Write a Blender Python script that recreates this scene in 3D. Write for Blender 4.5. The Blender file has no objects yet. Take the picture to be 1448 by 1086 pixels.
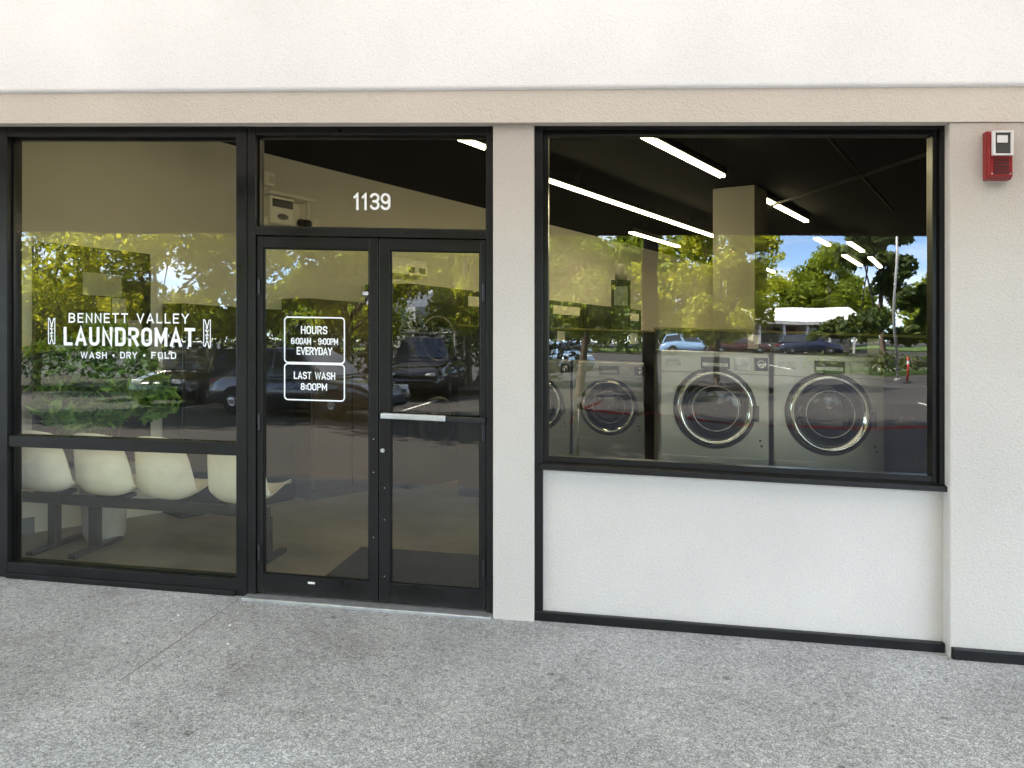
import bpy, math, random
import numpy as np
from mathutils import Vector

scene = bpy.context.scene
COL = scene.collection
R = math.radians
SLOPE = 0.035          # the street falls 3.5 cm per metre to the right, and the shopfront follows it
EYE = 1.65
CAMY = -4.6
YAW = R(7.2)
FPX = 1088.0

# ------------------------------------------------------------------ helpers
def seen(u, v, y=0.0):
    """point of the plane y that the photograph shows at (u, v), in storefront coordinates"""
    t = (u - 724) / FPX
    c, s = math.cos(YAW), math.sin(YAW)
    d = (y - CAMY) / (c + t * s)
    x = d * (t * c - s)
    return x, EYE + (490 - v) / FPX * d + SLOPE * x

class MB:
    def __init__(self):
        self.v = []; self.f = []
    def add(self, vs, fs):
        o = len(self.v)
        self.v += [tuple(p) for p in vs]
        self.f += [tuple(i + o for i in f) for f in fs]
        return self
    def box(self, x0, x1, y0, y1, z0, z1):
        vs = [(x0,y0,z0),(x1,y0,z0),(x1,y1,z0),(x0,y1,z0),(x0,y0,z1),(x1,y0,z1),(x1,y1,z1),(x0,y1,z1)]
        return self.add(vs, [(0,3,2,1),(4,5,6,7),(0,1,5,4),(1,2,6,5),(2,3,7,6),(3,0,4,7)])
    def hexa(self, vs):
        return self.add(vs, [(0,3,2,1),(4,5,6,7),(0,1,5,4),(1,2,6,5),(2,3,7,6),(3,0,4,7)])
    def loft(self, rings, cap=True, closed=True):
        n = len(rings[0]); vs = [p for r in rings for p in r]; fs = []
        m = n if closed else n - 1
        for i in range(len(rings) - 1):
            for j in range(m):
                a = i*n + j; b = i*n + (j+1) % n
                fs.append((a, b, b + n, a + n))
        if cap and closed:
            fs.append(tuple(range(n - 1, -1, -1)))
            fs.append(tuple((len(rings)-1)*n + j for j in range(n)))
        return self.add(vs, fs)
    def tube(self, pts, rad, n=8):
        pts = [Vector(p) for p in pts]
        if not isinstance(rad, (list, tuple)): rad = [rad] * len(pts)
        rings = []
        for i, p in enumerate(pts):
            d = (pts[min(i+1, len(pts)-1)] - pts[max(i-1, 0)]).normalized()
            a = d.orthogonal() if abs(d.z) > .98 else d.cross(Vector((0,0,1)))
            a.normalize(); b = d.cross(a)
            rings.append([p + (a*math.cos(2*math.pi*k/n) + b*math.sin(2*math.pi*k/n)) * rad[i] for k in range(n)])
        return self.loft(rings)
    def lathe(self, prof, c, axis='z', n=32, cap=False):
        """prof: (radius, along) pairs"""
        rings = []
        for r, h in prof:
            ring = []
            for k in range(n):
                a = 2*math.pi*k/n; p = r*math.cos(a); q = r*math.sin(a)
                ring.append((c[0]+p, c[1]+q, c[2]+h) if axis == 'z' else
                            ((c[0]+q, c[1]+h, c[2]+p) if axis == 'y' else (c[0]+h, c[1]+p, c[2]+q)))
            rings.append(ring)
        return self.loft(rings, cap=cap)
    def ribbon(self, pts, w, y, closed=False):
        """flat stroke of width w along (x, z) points on the plane y, mitred"""
        P = [Vector((p[0], p[1])) for p in pts]; n = len(P); L = []; Rr = []
        for i in range(n):
            a = P[i-1] if (i > 0 or closed) else None
            b = P[(i+1) % n] if (i < n-1 or closed) else None
            d1 = (P[i]-a).normalized() if a is not None else None
            d2 = (b-P[i]).normalized() if b is not None else None
            if d1 is None: d1 = d2
            if d2 is None: d2 = d1
            n1 = Vector((-d1.y, d1.x)); n2 = Vector((-d2.y, d2.x))
            m = n1 + n2
            m = n1 if m.length < 1e-4 else m.normalized()
            k = min(1.0 / max(m.dot(n1), .25), 2.2) * w / 2
            L.append(P[i] + m*k); Rr.append(P[i] - m*k)
        vs = [(p.x, y, p.y) for p in L] + [(p.x, y, p.y) for p in Rr]
        fs = [(i, (i+1) % n, n + (i+1) % n, n + i) for i in range(n if closed else n-1)]
        return self.add(vs, fs)
    def turn(self, ang, c=(0, 0)):
        ca, sa = math.cos(ang), math.sin(ang)
        self.v = [(c[0]+ca*(x-c[0])-sa*(y-c[1]), c[1]+sa*(x-c[0])+ca*(y-c[1]), z) for x, y, z in self.v]
        return self
    def move(self, dx, dy, dz):
        self.v = [(x+dx, y+dy, z+dz) for x, y, z in self.v]; return self
    def build(self, name, mat, parent=None, bevel=0, smooth=False, seg=2, loc=(0,0,0)):
        me = bpy.data.meshes.new(name)
        me.from_pydata(self.v, [], self.f); me.update()
        if smooth:
            me.polygons.foreach_set('use_smooth', [True]*len(me.polygons))
        for m in (mat if isinstance(mat, (list, tuple)) else [mat]): me.materials.append(m)
        o = bpy.data.objects.new(name, me); COL.objects.link(o); o.location = loc
        if parent is not None: o.parent = parent
        if bevel:
            b = o.modifiers.new('bevel', 'BEVEL'); b.width = bevel; b.segments = seg; b.limit_method = 'ANGLE'
            b.angle_limit = R(40)
        return o

FOLLOW = []            # things that stand on the sloping shopfront floor
def tag(o, label, cat, group=None):
    o['label'] = label; o['category'] = cat
    if group: o['group'] = group
    return o
def thing(name, label, cat, loc=(0,0,0), rz=0, group=None, follow=False):
    o = bpy.data.objects.new(name, None); COL.objects.link(o)
    o.location = loc; o.rotation_euler = (0,0,rz); o.empty_display_size = .2
    tag(o, label, cat, group)
    if follow: FOLLOW.append(o)
    return o
def struct(o, kind='structure'):
    o['kind'] = kind; return o
def dup(root, loc, label=None, rz=None, scale=None):
    r = root.copy(); COL.objects.link(r); r.location = loc
    if rz is not None: r.rotation_euler = (0,0,rz)
    if scale is not None: r.scale = (scale,)*3 if not isinstance(scale, tuple) else scale
    if label: r['label'] = label
    for ch in list(root.children):
        c = ch.copy(); COL.objects.link(c); c.parent = r
        for g in list(ch.children):
            d = g.copy(); COL.objects.link(d); d.parent = c
    return r

# ------------------------------------------------------------------ materials
def mat(name):
    m = bpy.data.materials.new(name); m.use_nodes = True
    nt = m.node_tree; b = nt.nodes['Principled BSDF']
    return m, nt, b
def N(nt, t, **kw):
    n = nt.nodes.new(t)
    for k, v in kw.items():
        if k in n.inputs: n.inputs[k].default_value = v
        else: setattr(n, k, v)
    return n
def ramp(nt, src, stops):
    r = nt.nodes.new('ShaderNodeValToRGB')
    cr = r.color_ramp
    while len(cr.elements) < len(stops): cr.elements.new(.5)
    for e, (p, c) in zip(cr.elements, stops):
        e.position = p; e.color = (*c, 1) if len(c) == 3 else c
    nt.links.new(src, r.inputs[0]); return r
def coords(nt, scale=None):
    g = nt.nodes.new('ShaderNodeTexCoord')
    return g.outputs['Object']
def plain(name, col, rough=.5, metal=0., var=.0, vscale=8., bump=0., bscale=60., spec=.5, coat=0.):
    m, nt, b = mat(name)
    b.inputs['Roughness'].default_value = rough; b.inputs['Metallic'].default_value = metal
    b.inputs['Specular IOR Level'].default_value = spec; b.inputs['Coat Weight'].default_value = coat
    b.inputs['Base Color'].default_value = (*col, 1)
    if var:
        n = N(nt, 'ShaderNodeTexNoise', Scale=vscale, Detail=5.); nt.links.new(coords(nt), n.inputs['Vector'])
        lo = tuple(c*(1-var) for c in col); hi = tuple(min(1, c*(1+var)) for c in col)
        r = ramp(nt, n.outputs['Fac'], [(.3, lo), (.7, hi)]); nt.links.new(r.outputs[0], b.inputs['Base Color'])
        mr = N(nt, 'ShaderNodeMapRange'); mr.inputs['To Min'].default_value = max(.02, rough*.8); mr.inputs['To Max'].default_value = min(1, rough*1.25)
        nt.links.new(n.outputs['Fac'], mr.inputs['Value']); nt.links.new(mr.outputs[0], b.inputs['Roughness'])
    if bump:
        n2 = N(nt, 'ShaderNodeTexNoise', Scale=bscale, Detail=4.); nt.links.new(coords(nt), n2.inputs['Vector'])
        bp = N(nt, 'ShaderNodeBump', Strength=1., Distance=bump); nt.links.new(n2.outputs['Fac'], bp.inputs['Height'])
        nt.links.new(bp.outputs[0], b.inputs['Normal'])
    return m
def emis(name, col, strength):
    m, nt, b = mat(name)
    b.inputs['Base Color'].default_value = (*col, 1)
    b.inputs['Emission Color'].default_value = (*col, 1); b.inputs['Emission Strength'].default_value = strength
    return m

def stucco(name, col, bump=.0022):
    m, nt, b = mat(name); b.inputs['Roughness'].default_value = .92; b.inputs['Specular IOR Level'].default_value = .2
    co = coords(nt)
    big = N(nt, 'ShaderNodeTexNoise', Scale=1.3, Detail=4.); nt.links.new(co, big.inputs['Vector'])
    fine = N(nt, 'ShaderNodeTexNoise', Scale=95., Detail=3., Roughness=.6); nt.links.new(co, fine.inputs['Vector'])
    vor = N(nt, 'ShaderNodeTexVoronoi', Scale=70.); nt.links.new(co, vor.inputs['Vector'])
    add = N(nt, 'ShaderNodeMath', operation='ADD'); nt.links.new(fine.outputs['Fac'], add.inputs[0]); nt.links.new(vor.outputs['Distance'], add.inputs[1])
    bp = N(nt, 'ShaderNodeBump', Strength=1., Distance=bump); nt.links.new(add.outputs[0], bp.inputs['Height']); nt.links.new(bp.outputs[0], b.inputs['Normal'])
    r = ramp(nt, big.outputs['Fac'], [(.3, tuple(c*.955 for c in col)), (.7, tuple(min(1,c*1.03) for c in col))])
    r2 = ramp(nt, fine.outputs['Fac'], [(.30, (.92,.91,.90)), (.46, (1,1,1))])
    mx = N(nt, 'ShaderNodeMix', data_type='RGBA', blend_type='MULTIPLY'); mx.inputs['Factor'].default_value = 1
    nt.links.new(r.outputs[0], mx.inputs['A']); nt.links.new(r2.outputs[0], mx.inputs['B']); nt.links.new(mx.outputs['Result'], b.inputs['Base Color'])
    return m

def concrete_aggregate():
    m, nt, b = mat('sidewalk_aggregate'); b.inputs['Roughness'].default_value = .8; b.inputs['Specular IOR Level'].default_value = .3
    co = coords(nt)
    # worm-shaped pebbles: a warped noise contour
    warp = N(nt, 'ShaderNodeTexNoise', Scale=28., Detail=2.); nt.links.new(co, warp.inputs['Vector'])
    mixv = N(nt, 'ShaderNodeMix', data_type='VECTOR'); mixv.inputs['Factor'].default_value = .035
    nt.links.new(co, mixv.inputs['A']); nt.links.new(warp.outputs['Color'], mixv.inputs['B'])
    v = N(nt, 'ShaderNodeTexVoronoi', Scale=62., feature='DISTANCE_TO_EDGE'); nt.links.new(mixv.outputs['Result'], v.inputs['Vector'])
    v2 = N(nt, 'ShaderNodeTexVoronoi', Scale=62.); nt.links.new(mixv.outputs['Result'], v2.inputs['Vector'])
    fine = N(nt, 'ShaderNodeTexNoise', Scale=180., Detail=4.); nt.links.new(co, fine.inputs['Vector'])
    med = N(nt, 'ShaderNodeTexNoise', Scale=45., Detail=5., Distortion=1.2); nt.links.new(co, med.inputs['Vector'])
    big = N(nt, 'ShaderNodeTexNoise', Scale=.9, Detail=6., Roughness=.6); nt.links.new(co, big.inputs['Vector'])
    stain = N(nt, 'ShaderNodeTexNoise', Scale=2.6, Detail=5., Roughness=.65); nt.links.new(co, stain.inputs['Vector'])
    base = ramp(nt, big.outputs['Fac'], [(.28, (.30,.298,.292)), (.5, (.41,.411,.41)), (.74, (.525,.53,.533))])
    st = ramp(nt, stain.outputs['Fac'], [(.27, (.80,.78,.75)), (.42, (1,1,1)), (.66, (1,1,1)), (.78, (1.10,1.10,1.12))])
    gaps = ramp(nt, v.outputs['Distance'], [(0, (.52,.52,.53)), (.10, (1,1,1))])
    peb = ramp(nt, v2.outputs['Color'], [(0, (.84,.84,.84)), (1, (1.15,1.15,1.14))])
    mm = ramp(nt, med.outputs['Fac'], [(.34, (.66,.66,.66)), (.5, (1,1,1)), (.68, (1.2,1.2,1.2))])
    cur = base.outputs[0]
    gv = N(nt, 'ShaderNodeTexVoronoi', Scale=3.2); nt.links.new(co, gv.inputs['Vector'])
    gum = ramp(nt, gv.outputs['Distance'], [(.045, (.55,.54,.53)), (.075, (1,1,1))])
    crk = N(nt, 'ShaderNodeTexVoronoi', Scale=.55, feature='DISTANCE_TO_EDGE'); mc = N(nt, 'ShaderNodeMix', data_type='VECTOR'); mc.inputs['Factor'].default_value = .22
    wn = N(nt, 'ShaderNodeTexNoise', Scale=3., Detail=5.); nt.links.new(co, wn.inputs['Vector']); nt.links.new(co, mc.inputs['A']); nt.links.new(wn.outputs['Color'], mc.inputs['B']); nt.links.new(mc.outputs['Result'], crk.inputs['Vector'])
    ck = ramp(nt, crk.outputs['Distance'], [(.0, (.86,.855,.85)), (.0018, (1,1,1))])
    for x in (st, gaps, peb, mm, gum, ck):
        mx = N(nt, 'ShaderNodeMix', data_type='RGBA', blend_type='MULTIPLY'); mx.inputs['Factor'].default_value = 1
        nt.links.new(cur, mx.inputs['A']); nt.links.new(x.outputs[0], mx.inputs['B']); cur = mx.outputs['Result']
    nt.links.new(cur, b.inputs['Base Color'])
    a1 = N(nt, 'ShaderNodeMath', operation='MULTIPLY_ADD'); a1.inputs[1].default_value = .5
    nt.links.new(fine.outputs['Fac'], a1.inputs[0]); nt.links.new(gaps.outputs[0], a1.inputs[2])
    a2 = N(nt, 'ShaderNodeMath', operation='ADD'); nt.links.new(a1.outputs[0], a2.inputs[0]); nt.links.new(med.outputs['Fac'], a2.inputs[1])
    bp = N(nt, 'ShaderNodeBump', Strength=1., Distance=.0065); nt.links.new(a2.outputs[0], bp.inputs['Height']); nt.links.new(bp.outputs[0], b.inputs['Normal'])
    return m

def asphalt():
    m, nt, b = mat('asphalt'); b.inputs['Roughness'].default_value = .9
    co = coords(nt)
    big = N(nt, 'ShaderNodeTexNoise', Scale=.35, Detail=7., Roughness=.65); nt.links.new(co, big.inputs['Vector'])
    fine = N(nt, 'ShaderNodeTexNoise', Scale=30., Detail=4.); nt.links.new(co, fine.inputs['Vector'])
    r = ramp(nt, big.outputs['Fac'], [(.3, (.022,.0205,.019)), (.7, (.042,.038,.034))])
    r2 = ramp(nt, fine.outputs['Fac'], [(.3, (.75,.75,.75)), (.7, (1.2,1.2,1.2))])
    mx = N(nt, 'ShaderNodeMix', data_type='RGBA', blend_type='MULTIPLY'); mx.inputs['Factor'].default_value = 1
    nt.links.new(r.outputs[0], mx.inputs['A']); nt.links.new(r2.outputs[0], mx.inputs['B']); nt.links.new(mx.outputs['Result'], b.inputs['Base Color'])
    return m

GLASS_R0 = .096
def coated_glass():
    m, nt, b = mat('tinted_glass'); nt.nodes.remove(b)
    out = [n for n in nt.nodes if n.type == 'OUTPUT_MATERIAL'][0]
    tr = N(nt, 'ShaderNodeBsdfTransparent'); tr.inputs['Color'].default_value = (.86,.85,.74,1)
    gl = N(nt, 'ShaderNodeBsdfGlossy'); gl.inputs['Roughness'].default_value = .0; gl.inputs['Color'].default_value = (1,1,1,1)
    co = coords(nt)
    n = N(nt, 'ShaderNodeTexNoise', Scale=2.2, Detail=1.); nt.links.new(co, n.inputs['Vector'])
    bp = N(nt, 'ShaderNodeBump', Strength=1., Distance=.0011); nt.links.new(n.outputs['Fac'], bp.inputs['Height']); nt.links.new(bp.outputs[0], gl.inputs['Normal'])
    lw = N(nt, 'ShaderNodeLayerWeight'); lw.inputs['Blend'].default_value = .5
    pw = N(nt, 'ShaderNodeMath', operation='POWER'); pw.inputs[1].default_value = 5; nt.links.new(lw.outputs['Facing'], pw.inputs[0])
    mr = N(nt, 'ShaderNodeMapRange'); mr.inputs['To Min'].default_value = GLASS_R0; mr.inputs['To Max'].default_value = 1.
    nt.links.new(pw.outputs[0], mr.inputs['Value'])
    mx = N(nt, 'ShaderNodeMixShader'); nt.links.new(mr.outputs[0], mx.inputs[0]); nt.links.new(tr.outputs[0], mx.inputs[1]); nt.links.new(gl.outputs[0], mx.inputs[2])
    nt.links.new(mx.outputs[0], out.inputs['Surface'])
    return m
def clear():
    m, nt, b = mat('clear_glass_face'); nt.nodes.remove(b)
    out = [n for n in nt.nodes if n.type == 'OUTPUT_MATERIAL'][0]
    tr = N(nt, 'ShaderNodeBsdfTransparent'); nt.links.new(tr.outputs[0], out.inputs['Surface']); return m

def translucent_sheet():  # made-up canopy material that lets sun through onto the wall
    m, nt, b = mat('added_diffuser_sheet'); nt.nodes.remove(b)
    out = [n for n in nt.nodes if n.type == 'OUTPUT_MATERIAL'][0]
    d = N(nt, 'ShaderNodeBsdfDiffuse'); d.inputs['Color'].default_value = (.8,.79,.77,1)
    t = N(nt, 'ShaderNodeBsdfTranslucent'); t.inputs['Color'].default_value = (.235,.229,.22,1)
    mx = N(nt, 'ShaderNodeMixShader'); mx.inputs[0].default_value = .45
    nt.links.new(d.outputs[0], mx.inputs[1]); nt.links.new(t.outputs[0], mx.inputs[2]); nt.links.new(mx.outputs[0], out.inputs['Surface'])
    return m
def scuffed(name):
    m, nt, b = mat(name); b.inputs['Roughness'].default_value = .36; b.inputs['Specular IOR Level'].default_value = .38
    co = coords(nt)
    n = N(nt, 'ShaderNodeTexNoise', Scale=70., Detail=2.); nt.links.new(co, n.inputs['Vector'])
    big = N(nt, 'ShaderNodeTexNoise', Scale=4., Detail=6.); nt.links.new(co, big.inputs['Vector'])
    r1 = ramp(nt, n.outputs['Fac'], [(.70, (.0052,.0048,.0048)), (.76, (.05,.05,.05))]); nt.links.new(r1.outputs[0], b.inputs['Base Color'])
    mr = N(nt, 'ShaderNodeMapRange'); mr.inputs['From Min'].default_value = .3; mr.inputs['From Max'].default_value = .7; mr.inputs['To Min'].default_value = .26; mr.inputs['To Max'].default_value = .55
    nt.links.new(big.outputs['Fac'], mr.inputs['Value']); nt.links.new(mr.outputs[0], b.inputs['Roughness'])
    return m
def leafmat(name, c1, c2, c3, trans=.35):
    m, nt, b = mat(name)
    out = [n for n in nt.nodes if n.type == 'OUTPUT_MATERIAL'][0]
    g = N(nt, 'ShaderNodeNewGeometry')
    r = ramp(nt, g.outputs['Random Per Island'], [(0, c1), (.5, c2), (1, c3)])
    b.inputs['Roughness'].default_value = .55; b.inputs['Specular IOR Level'].default_value = .25
    nt.links.new(r.outputs[0], b.inputs['Base Color'])
    t = N(nt, 'ShaderNodeBsdfTranslucent')
    mx2 = N(nt, 'ShaderNodeMix', data_type='RGBA', blend_type='MULTIPLY'); mx2.inputs['Factor'].default_value = 1
    mx2.inputs['B'].default_value = (1.35, 1.25, .5, 1); nt.links.new(r.outputs[0], mx2.inputs['A']); nt.links.new(mx2.outputs['Result'], t.inputs['Color'])
    mx = N(nt, 'ShaderNodeMixShader'); mx.inputs[0].default_value = trans
    nt.links.new(b.outputs[0], mx.inputs[1]); nt.links.new(t.outputs[0], mx.inputs[2]); nt.links.new(mx.outputs[0], out.inputs['Surface'])
    return m

def stainless():
    m, nt, b = mat('stainless_steel'); b.inputs['Metallic'].default_value = 1.
    b.inputs['Base Color'].default_value = (.32,.315,.30,1)
    co = coords(nt); mp = N(nt, 'ShaderNodeMapping'); mp.inputs['Scale'].default_value = (3, 3, 140); nt.links.new(co, mp.inputs['Vector'])
    n = N(nt, 'ShaderNodeTexNoise', Scale=2., Detail=3.); nt.links.new(mp.outputs[0], n.inputs['Vector'])
    mr = N(nt, 'ShaderNodeMapRange'); mr.inputs['To Min'].default_value = .25; mr.inputs['To Max'].default_value = .42
    nt.links.new(n.outputs['Fac'], mr.inputs['Value']); nt.links.new(mr.outputs[0], b.inputs['Roughness'])
    w = N(nt, 'ShaderNodeTexNoise', Scale=3.2, Detail=1.); nt.links.new(co, w.inputs['Vector'])
    bp = N(nt, 'ShaderNodeBump', Strength=.5, Distance=.012); nt.links.new(w.outputs['Fac'], bp.inputs['Height']); nt.links.new(bp.outputs[0], b.inputs['Normal'])
    return m

def polished_floor():
    m, nt, b = mat('polished_concrete')
    co = coords(nt)
    n = N(nt, 'ShaderNodeTexNoise', Scale=1.1, Detail=8., Roughness=.62); nt.links.new(co, n.inputs['Vector'])
    r = ramp(nt, n.outputs['Fac'], [(.30, (.11,.092,.066)), (.5, (.20,.172,.128)), (.70, (.30,.265,.205))]); nt.links.new(r.outputs[0], b.inputs['Base Color'])
    b.inputs['Roughness'].default_value = .38
    return m

M = dict(
    stucco_beige = stucco('stucco_beige', (.56,.51,.455), .0017),
    stucco_panel = stucco('stucco_panel', (.60,.545,.497), .0014),
    stucco_white = stucco('stucco_white', (.92,.912,.905), .0013),
    stucco_header = stucco('stucco_header', (.68,.615,.54)),
    bronze = scuffed('dark_bronze_metal'), _b = plain('dark_bronze_metal', (.006,.0054,.0054), .34, 0., .25, 5., spec=.35),
    stop = plain('black_glazing_stop', (.004,.004,.004), .28, spec=.4),
    rubber = plain('black_rubber', (.008,.008,.008), .7),
    aluminium = plain('brushed_aluminium', (.62,.63,.65), .38, .85, .12, 20.),
    vinyl = plain('white_vinyl', (.93,.93,.93), .45),
    concrete = concrete_aggregate(), asphalt = asphalt(), glass = coated_glass(), clear = clear(),
    inner_wall = plain('painted_inner_wall', (.70,.665,.57), .75, 0, .04, 2.),
    base_grey = plain('grey_vinyl_base', (.16,.18,.20), .5),
    black_paint = plain('black_ceiling_paint', (.003,.003,.0028), .9, spec=.2),
    charcoal = plain('charcoal_back_wall', (.018,.017,.014), .8),
    soffit_dark = plain('dark_stained_boards', (.009,.007,.006), .7, 0, .3, 4., spec=.2),
    floor = polished_floor(),
    shell = plain('cream_fibreglass', (.84,.805,.69), .32, 0, .05, 14., spec=.4, coat=.15),
    black_steel = plain('black_steel', (.011,.011,.012), .4),
    steel = stainless(),
    chrome = plain('chrome', (.38,.38,.37), .10, 1.),
    dark_plastic = plain('dark_plastic', (.014,.014,.015), .35),
    door_glass = plain('dark_door_glass', (.004,.005,.006), .07, 0., spec=.3),
    drum = plain('drum_steel', (.30,.30,.30), .3, 1., .3, 20.),
    pale_label = plain('pale_label', (.70,.68,.58), .5),
    white_plastic = plain('offwhite_plastic', (.86,.83,.72), .45),
    yellow_trim = plain('yellowed_trim', (.22,.19,.07), .5),
    dark_panel = plain('dark_panel', (.012,.012,.010), .3),
    brown_panel = plain('brown_laminate', (.07,.05,.028), .45),
    mat_black = plain('black_carpet', (.006,.006,.006), .95, 0, .3, 60., .002, 300.),
    red = plain('red_enamel', (.27,.008,.010), .35, coat=.2),
    dark_red = plain('dark_red_slot', (.055,.003,.004), .5),
    lens = plain('clear_strobe_lens', (.80,.78,.76), .12, spec=.7),
    lens_dark = plain('strobe_reflector', (.12,.115,.11), .25, .4),
    tape_red = plain('red_tape', (.17,.014,.014), .5),
    orange = plain('orange_plastic', (.42,.04,.025), .5),
    bark = plain('bark', (.10,.075,.055), .9, 0, .35, 12., .01, 25.),
    leaf_yellow = leafmat('yellow_green_leaves', (.20,.24,.020), (.38,.42,.03), (.52,.54,.06), .5),
    leaf_mid = leafmat('mid_green_leaves', (.10,.15,.02), (.20,.27,.03), (.34,.40,.05), .5),
    leaf_dark = leafmat('dark_green_needles', (.035,.06,.02), (.07,.11,.03), (.14,.18,.04), .35),
    leaf_plant = leafmat('glossy_house_plant_leaves', (.08,.18,.045), (.16,.33,.08), (.30,.50,.14), .4),
    pot = plain('pale_stone_pot', (.42,.40,.36), .6, 0, .1, 10.),
    soil = plain('potting_soil', (.03,.022,.016), .95),
    grass = plain('grass_green', (.07,.12,.025), .9, 0, .4, 3., .03, 40.),
    kerb = plain('kerb_concrete', (.34,.33,.31), .85, 0, .15, 6.),
    paint_white = plain('road_paint', (.62,.61,.57), .7, 0, .15, 8.),
    roof_white = plain('white_membrane_roof', (.86,.86,.84), .6),
    wall_tan = plain('tan_wall', (.36,.30,.20), .85, 0, .1, 3.),
    wall_pale = plain('pale_wall', (.62,.60,.56), .85, 0, .06, 3.),
    win_dark = plain('dark_window', (.02,.025,.03), .1, spec=.8),
    galv = plain('galvanised_pole', (.42,.42,.40), .5, .3),
    tyre = plain('tyre_rubber', (.012,.012,.012), .85),
    rim = plain('alloy_rim', (.45,.45,.46), .3, .9),
    lamp_clear = plain('headlamp', (.75,.77,.78), .12, spec=.8),
    lamp_red = plain('tail_lamp', (.35,.01,.012), .2),
    paper = plain('paper_flyer', (.34,.33,.27), .7),
    paper_yellow = plain('yellow_flyer', (.35,.30,.05), .7),
    paper_green = plain('green_flyer', (.12,.22,.10), .7),
    tube = emis('lit_tube', (1., .90, .60), 3.1),
)

# ------------------------------------------------------------------ stroke lettering
def arc(cx, cy, rx, ry, a0, a1, n=9):
    return [(cx+rx*math.cos(R(a0+(a1-a0)*i/n)), cy+ry*math.sin(R(a0+(a1-a0)*i/n))) for i in range(n+1)]
def glyph(ch):
    """(width, [(points, closed)]) with cap height 1"""
    w = .46; h = w/2; r = .23
    O = arc(h,1-r,h,r,0,180)+arc(h,r,h,r,180,360)
    def bowl(y0, y1, x=w): q = min(.21,(y1-y0)/2); return [(0,y1),(x-q,y1)]+arc(x-q,y1-q,q,q,90,0,6)[1:]+arc(x-q,y0+q,q,q,0,-90,6)+[(0,y0)]
    G = {
     'A': (w+.06, [([(0,0),((w+.06)/2,1),(w+.06,0)],0),([(.09,.28),(w-.03,.28)],0)]),
     'B': (w, [([(0,0)]+[(0,1)]+bowl(.52,1,w-.02)[1:-1]+[(0,.52)],0),(bowl(0,.52),0),([(0,0),(0,.1)],0)]),
     'C': (w, [(arc(h,1-r,h,r,0,180)+arc(h,r,h,r,180,360),0)]),
     'D': (w, [([(0,0),(0,1)]+bowl(0,1)[1:-1],1)]),
     'E': (w-.06, [([(w-.06,1),(0,1),(0,0),(w-.06,0)],0),([(0,.52),(w-.11,.52)],0)]),
     'F': (w-.06, [([(w-.06,1),(0,1),(0,0)],0),([(0,.52),(w-.11,.52)],0)]),
     'H': (w, [([(0,0),(0,1)],0),([(w,0),(w,1)],0),([(0,.52),(w,.52)],0)]),
     'L': (w-.08, [([(0,1),(0,0),(w-.08,0)],0)]),
     'M': (w+.13, [([(0,0),(0,1)],0),([(0,1),((w+.13)/2,.25),(w+.13,1)],0),([(w+.13,1),(w+.13,0)],0)]),
     'N': (w, [([(0,0),(0,1),(w,0),(w,1)],0)]),
     'O': (w, [(O,1)]),
     'P': (w, [([(0,0),(0,1)]+bowl(.46,1)[1:],0)]),
     'R': (w, [([(0,0),(0,1)]+bowl(.48,1)[1:],0),([(w*.48,.48),(w,0)],0)]),
     'S': (w, [(arc(h,.755,h,.245,15,180,8)+arc(h,.755,h,.245,180,255,4)[1:]+arc(h,.255,h,.255,75,0,4)+arc(h,.255,h,.255,0,-165,9)[1:],0)]),
     'T': (w, [([(0,1),(w,1)],0),([(h,1),(h,0)],0)]),
     'U': (w, [([(0,1)]+arc(h,r,h,r,180,360)+[(w,1)],0)]),
     'V': (w+.06, [([(0,1),((w+.06)/2,0),(w+.06,1)],0)]),
     'W': (w+.30, [([(0,1),(.19,0),((w+.30)/2,1),(w+.11,0),(w+.30,1)],0)]),
     'Y': (w+.04, [([(0,1),((w+.04)/2,.46),(w+.04,1)],0),([((w+.04)/2,.46),((w+.04)/2,0)],0)]),
     '0': (w, [(O,1)]),
     '1': (.22, [([(0,.80),(.22,1),(.22,0)],0)]),
     '3': (w, [(arc(h,.755,h,.245,160,-90,10)+[(h*.7,.51)],0),([(h*.7,.51)]+arc(h,.255,h,.255,90,-160,10),0)]),
     '6': (w, [(arc(h,.29,h,.29,0,360,16)[:-1],1),([(0,.29)]+arc(h,1-r,h,r,180,20,8),0)]),
     '8': (w, [(arc(h,.76,h*.9,.24,0,360,16)[:-1],1),(arc(h,.26,h,.26,0,360,16)[:-1],1)]),
     '9': (w, [(arc(h,.71,h,.29,0,360,16)[:-1],1),([(w,.71)]+arc(h,r,h,r,0,-160,8),0)]),
     ':': (.05, [([(.025,.12),(.025,.25)],0),([(.025,.55),(.025,.68)],0)]),
     '-': (.2, [([(0,.47),(.2,.47)],0)]),
     '.': (.12, [([(.06,.40),(.06,.58)],0)]),
     ' ': (.22, []),
    }
    return G[ch]
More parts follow.
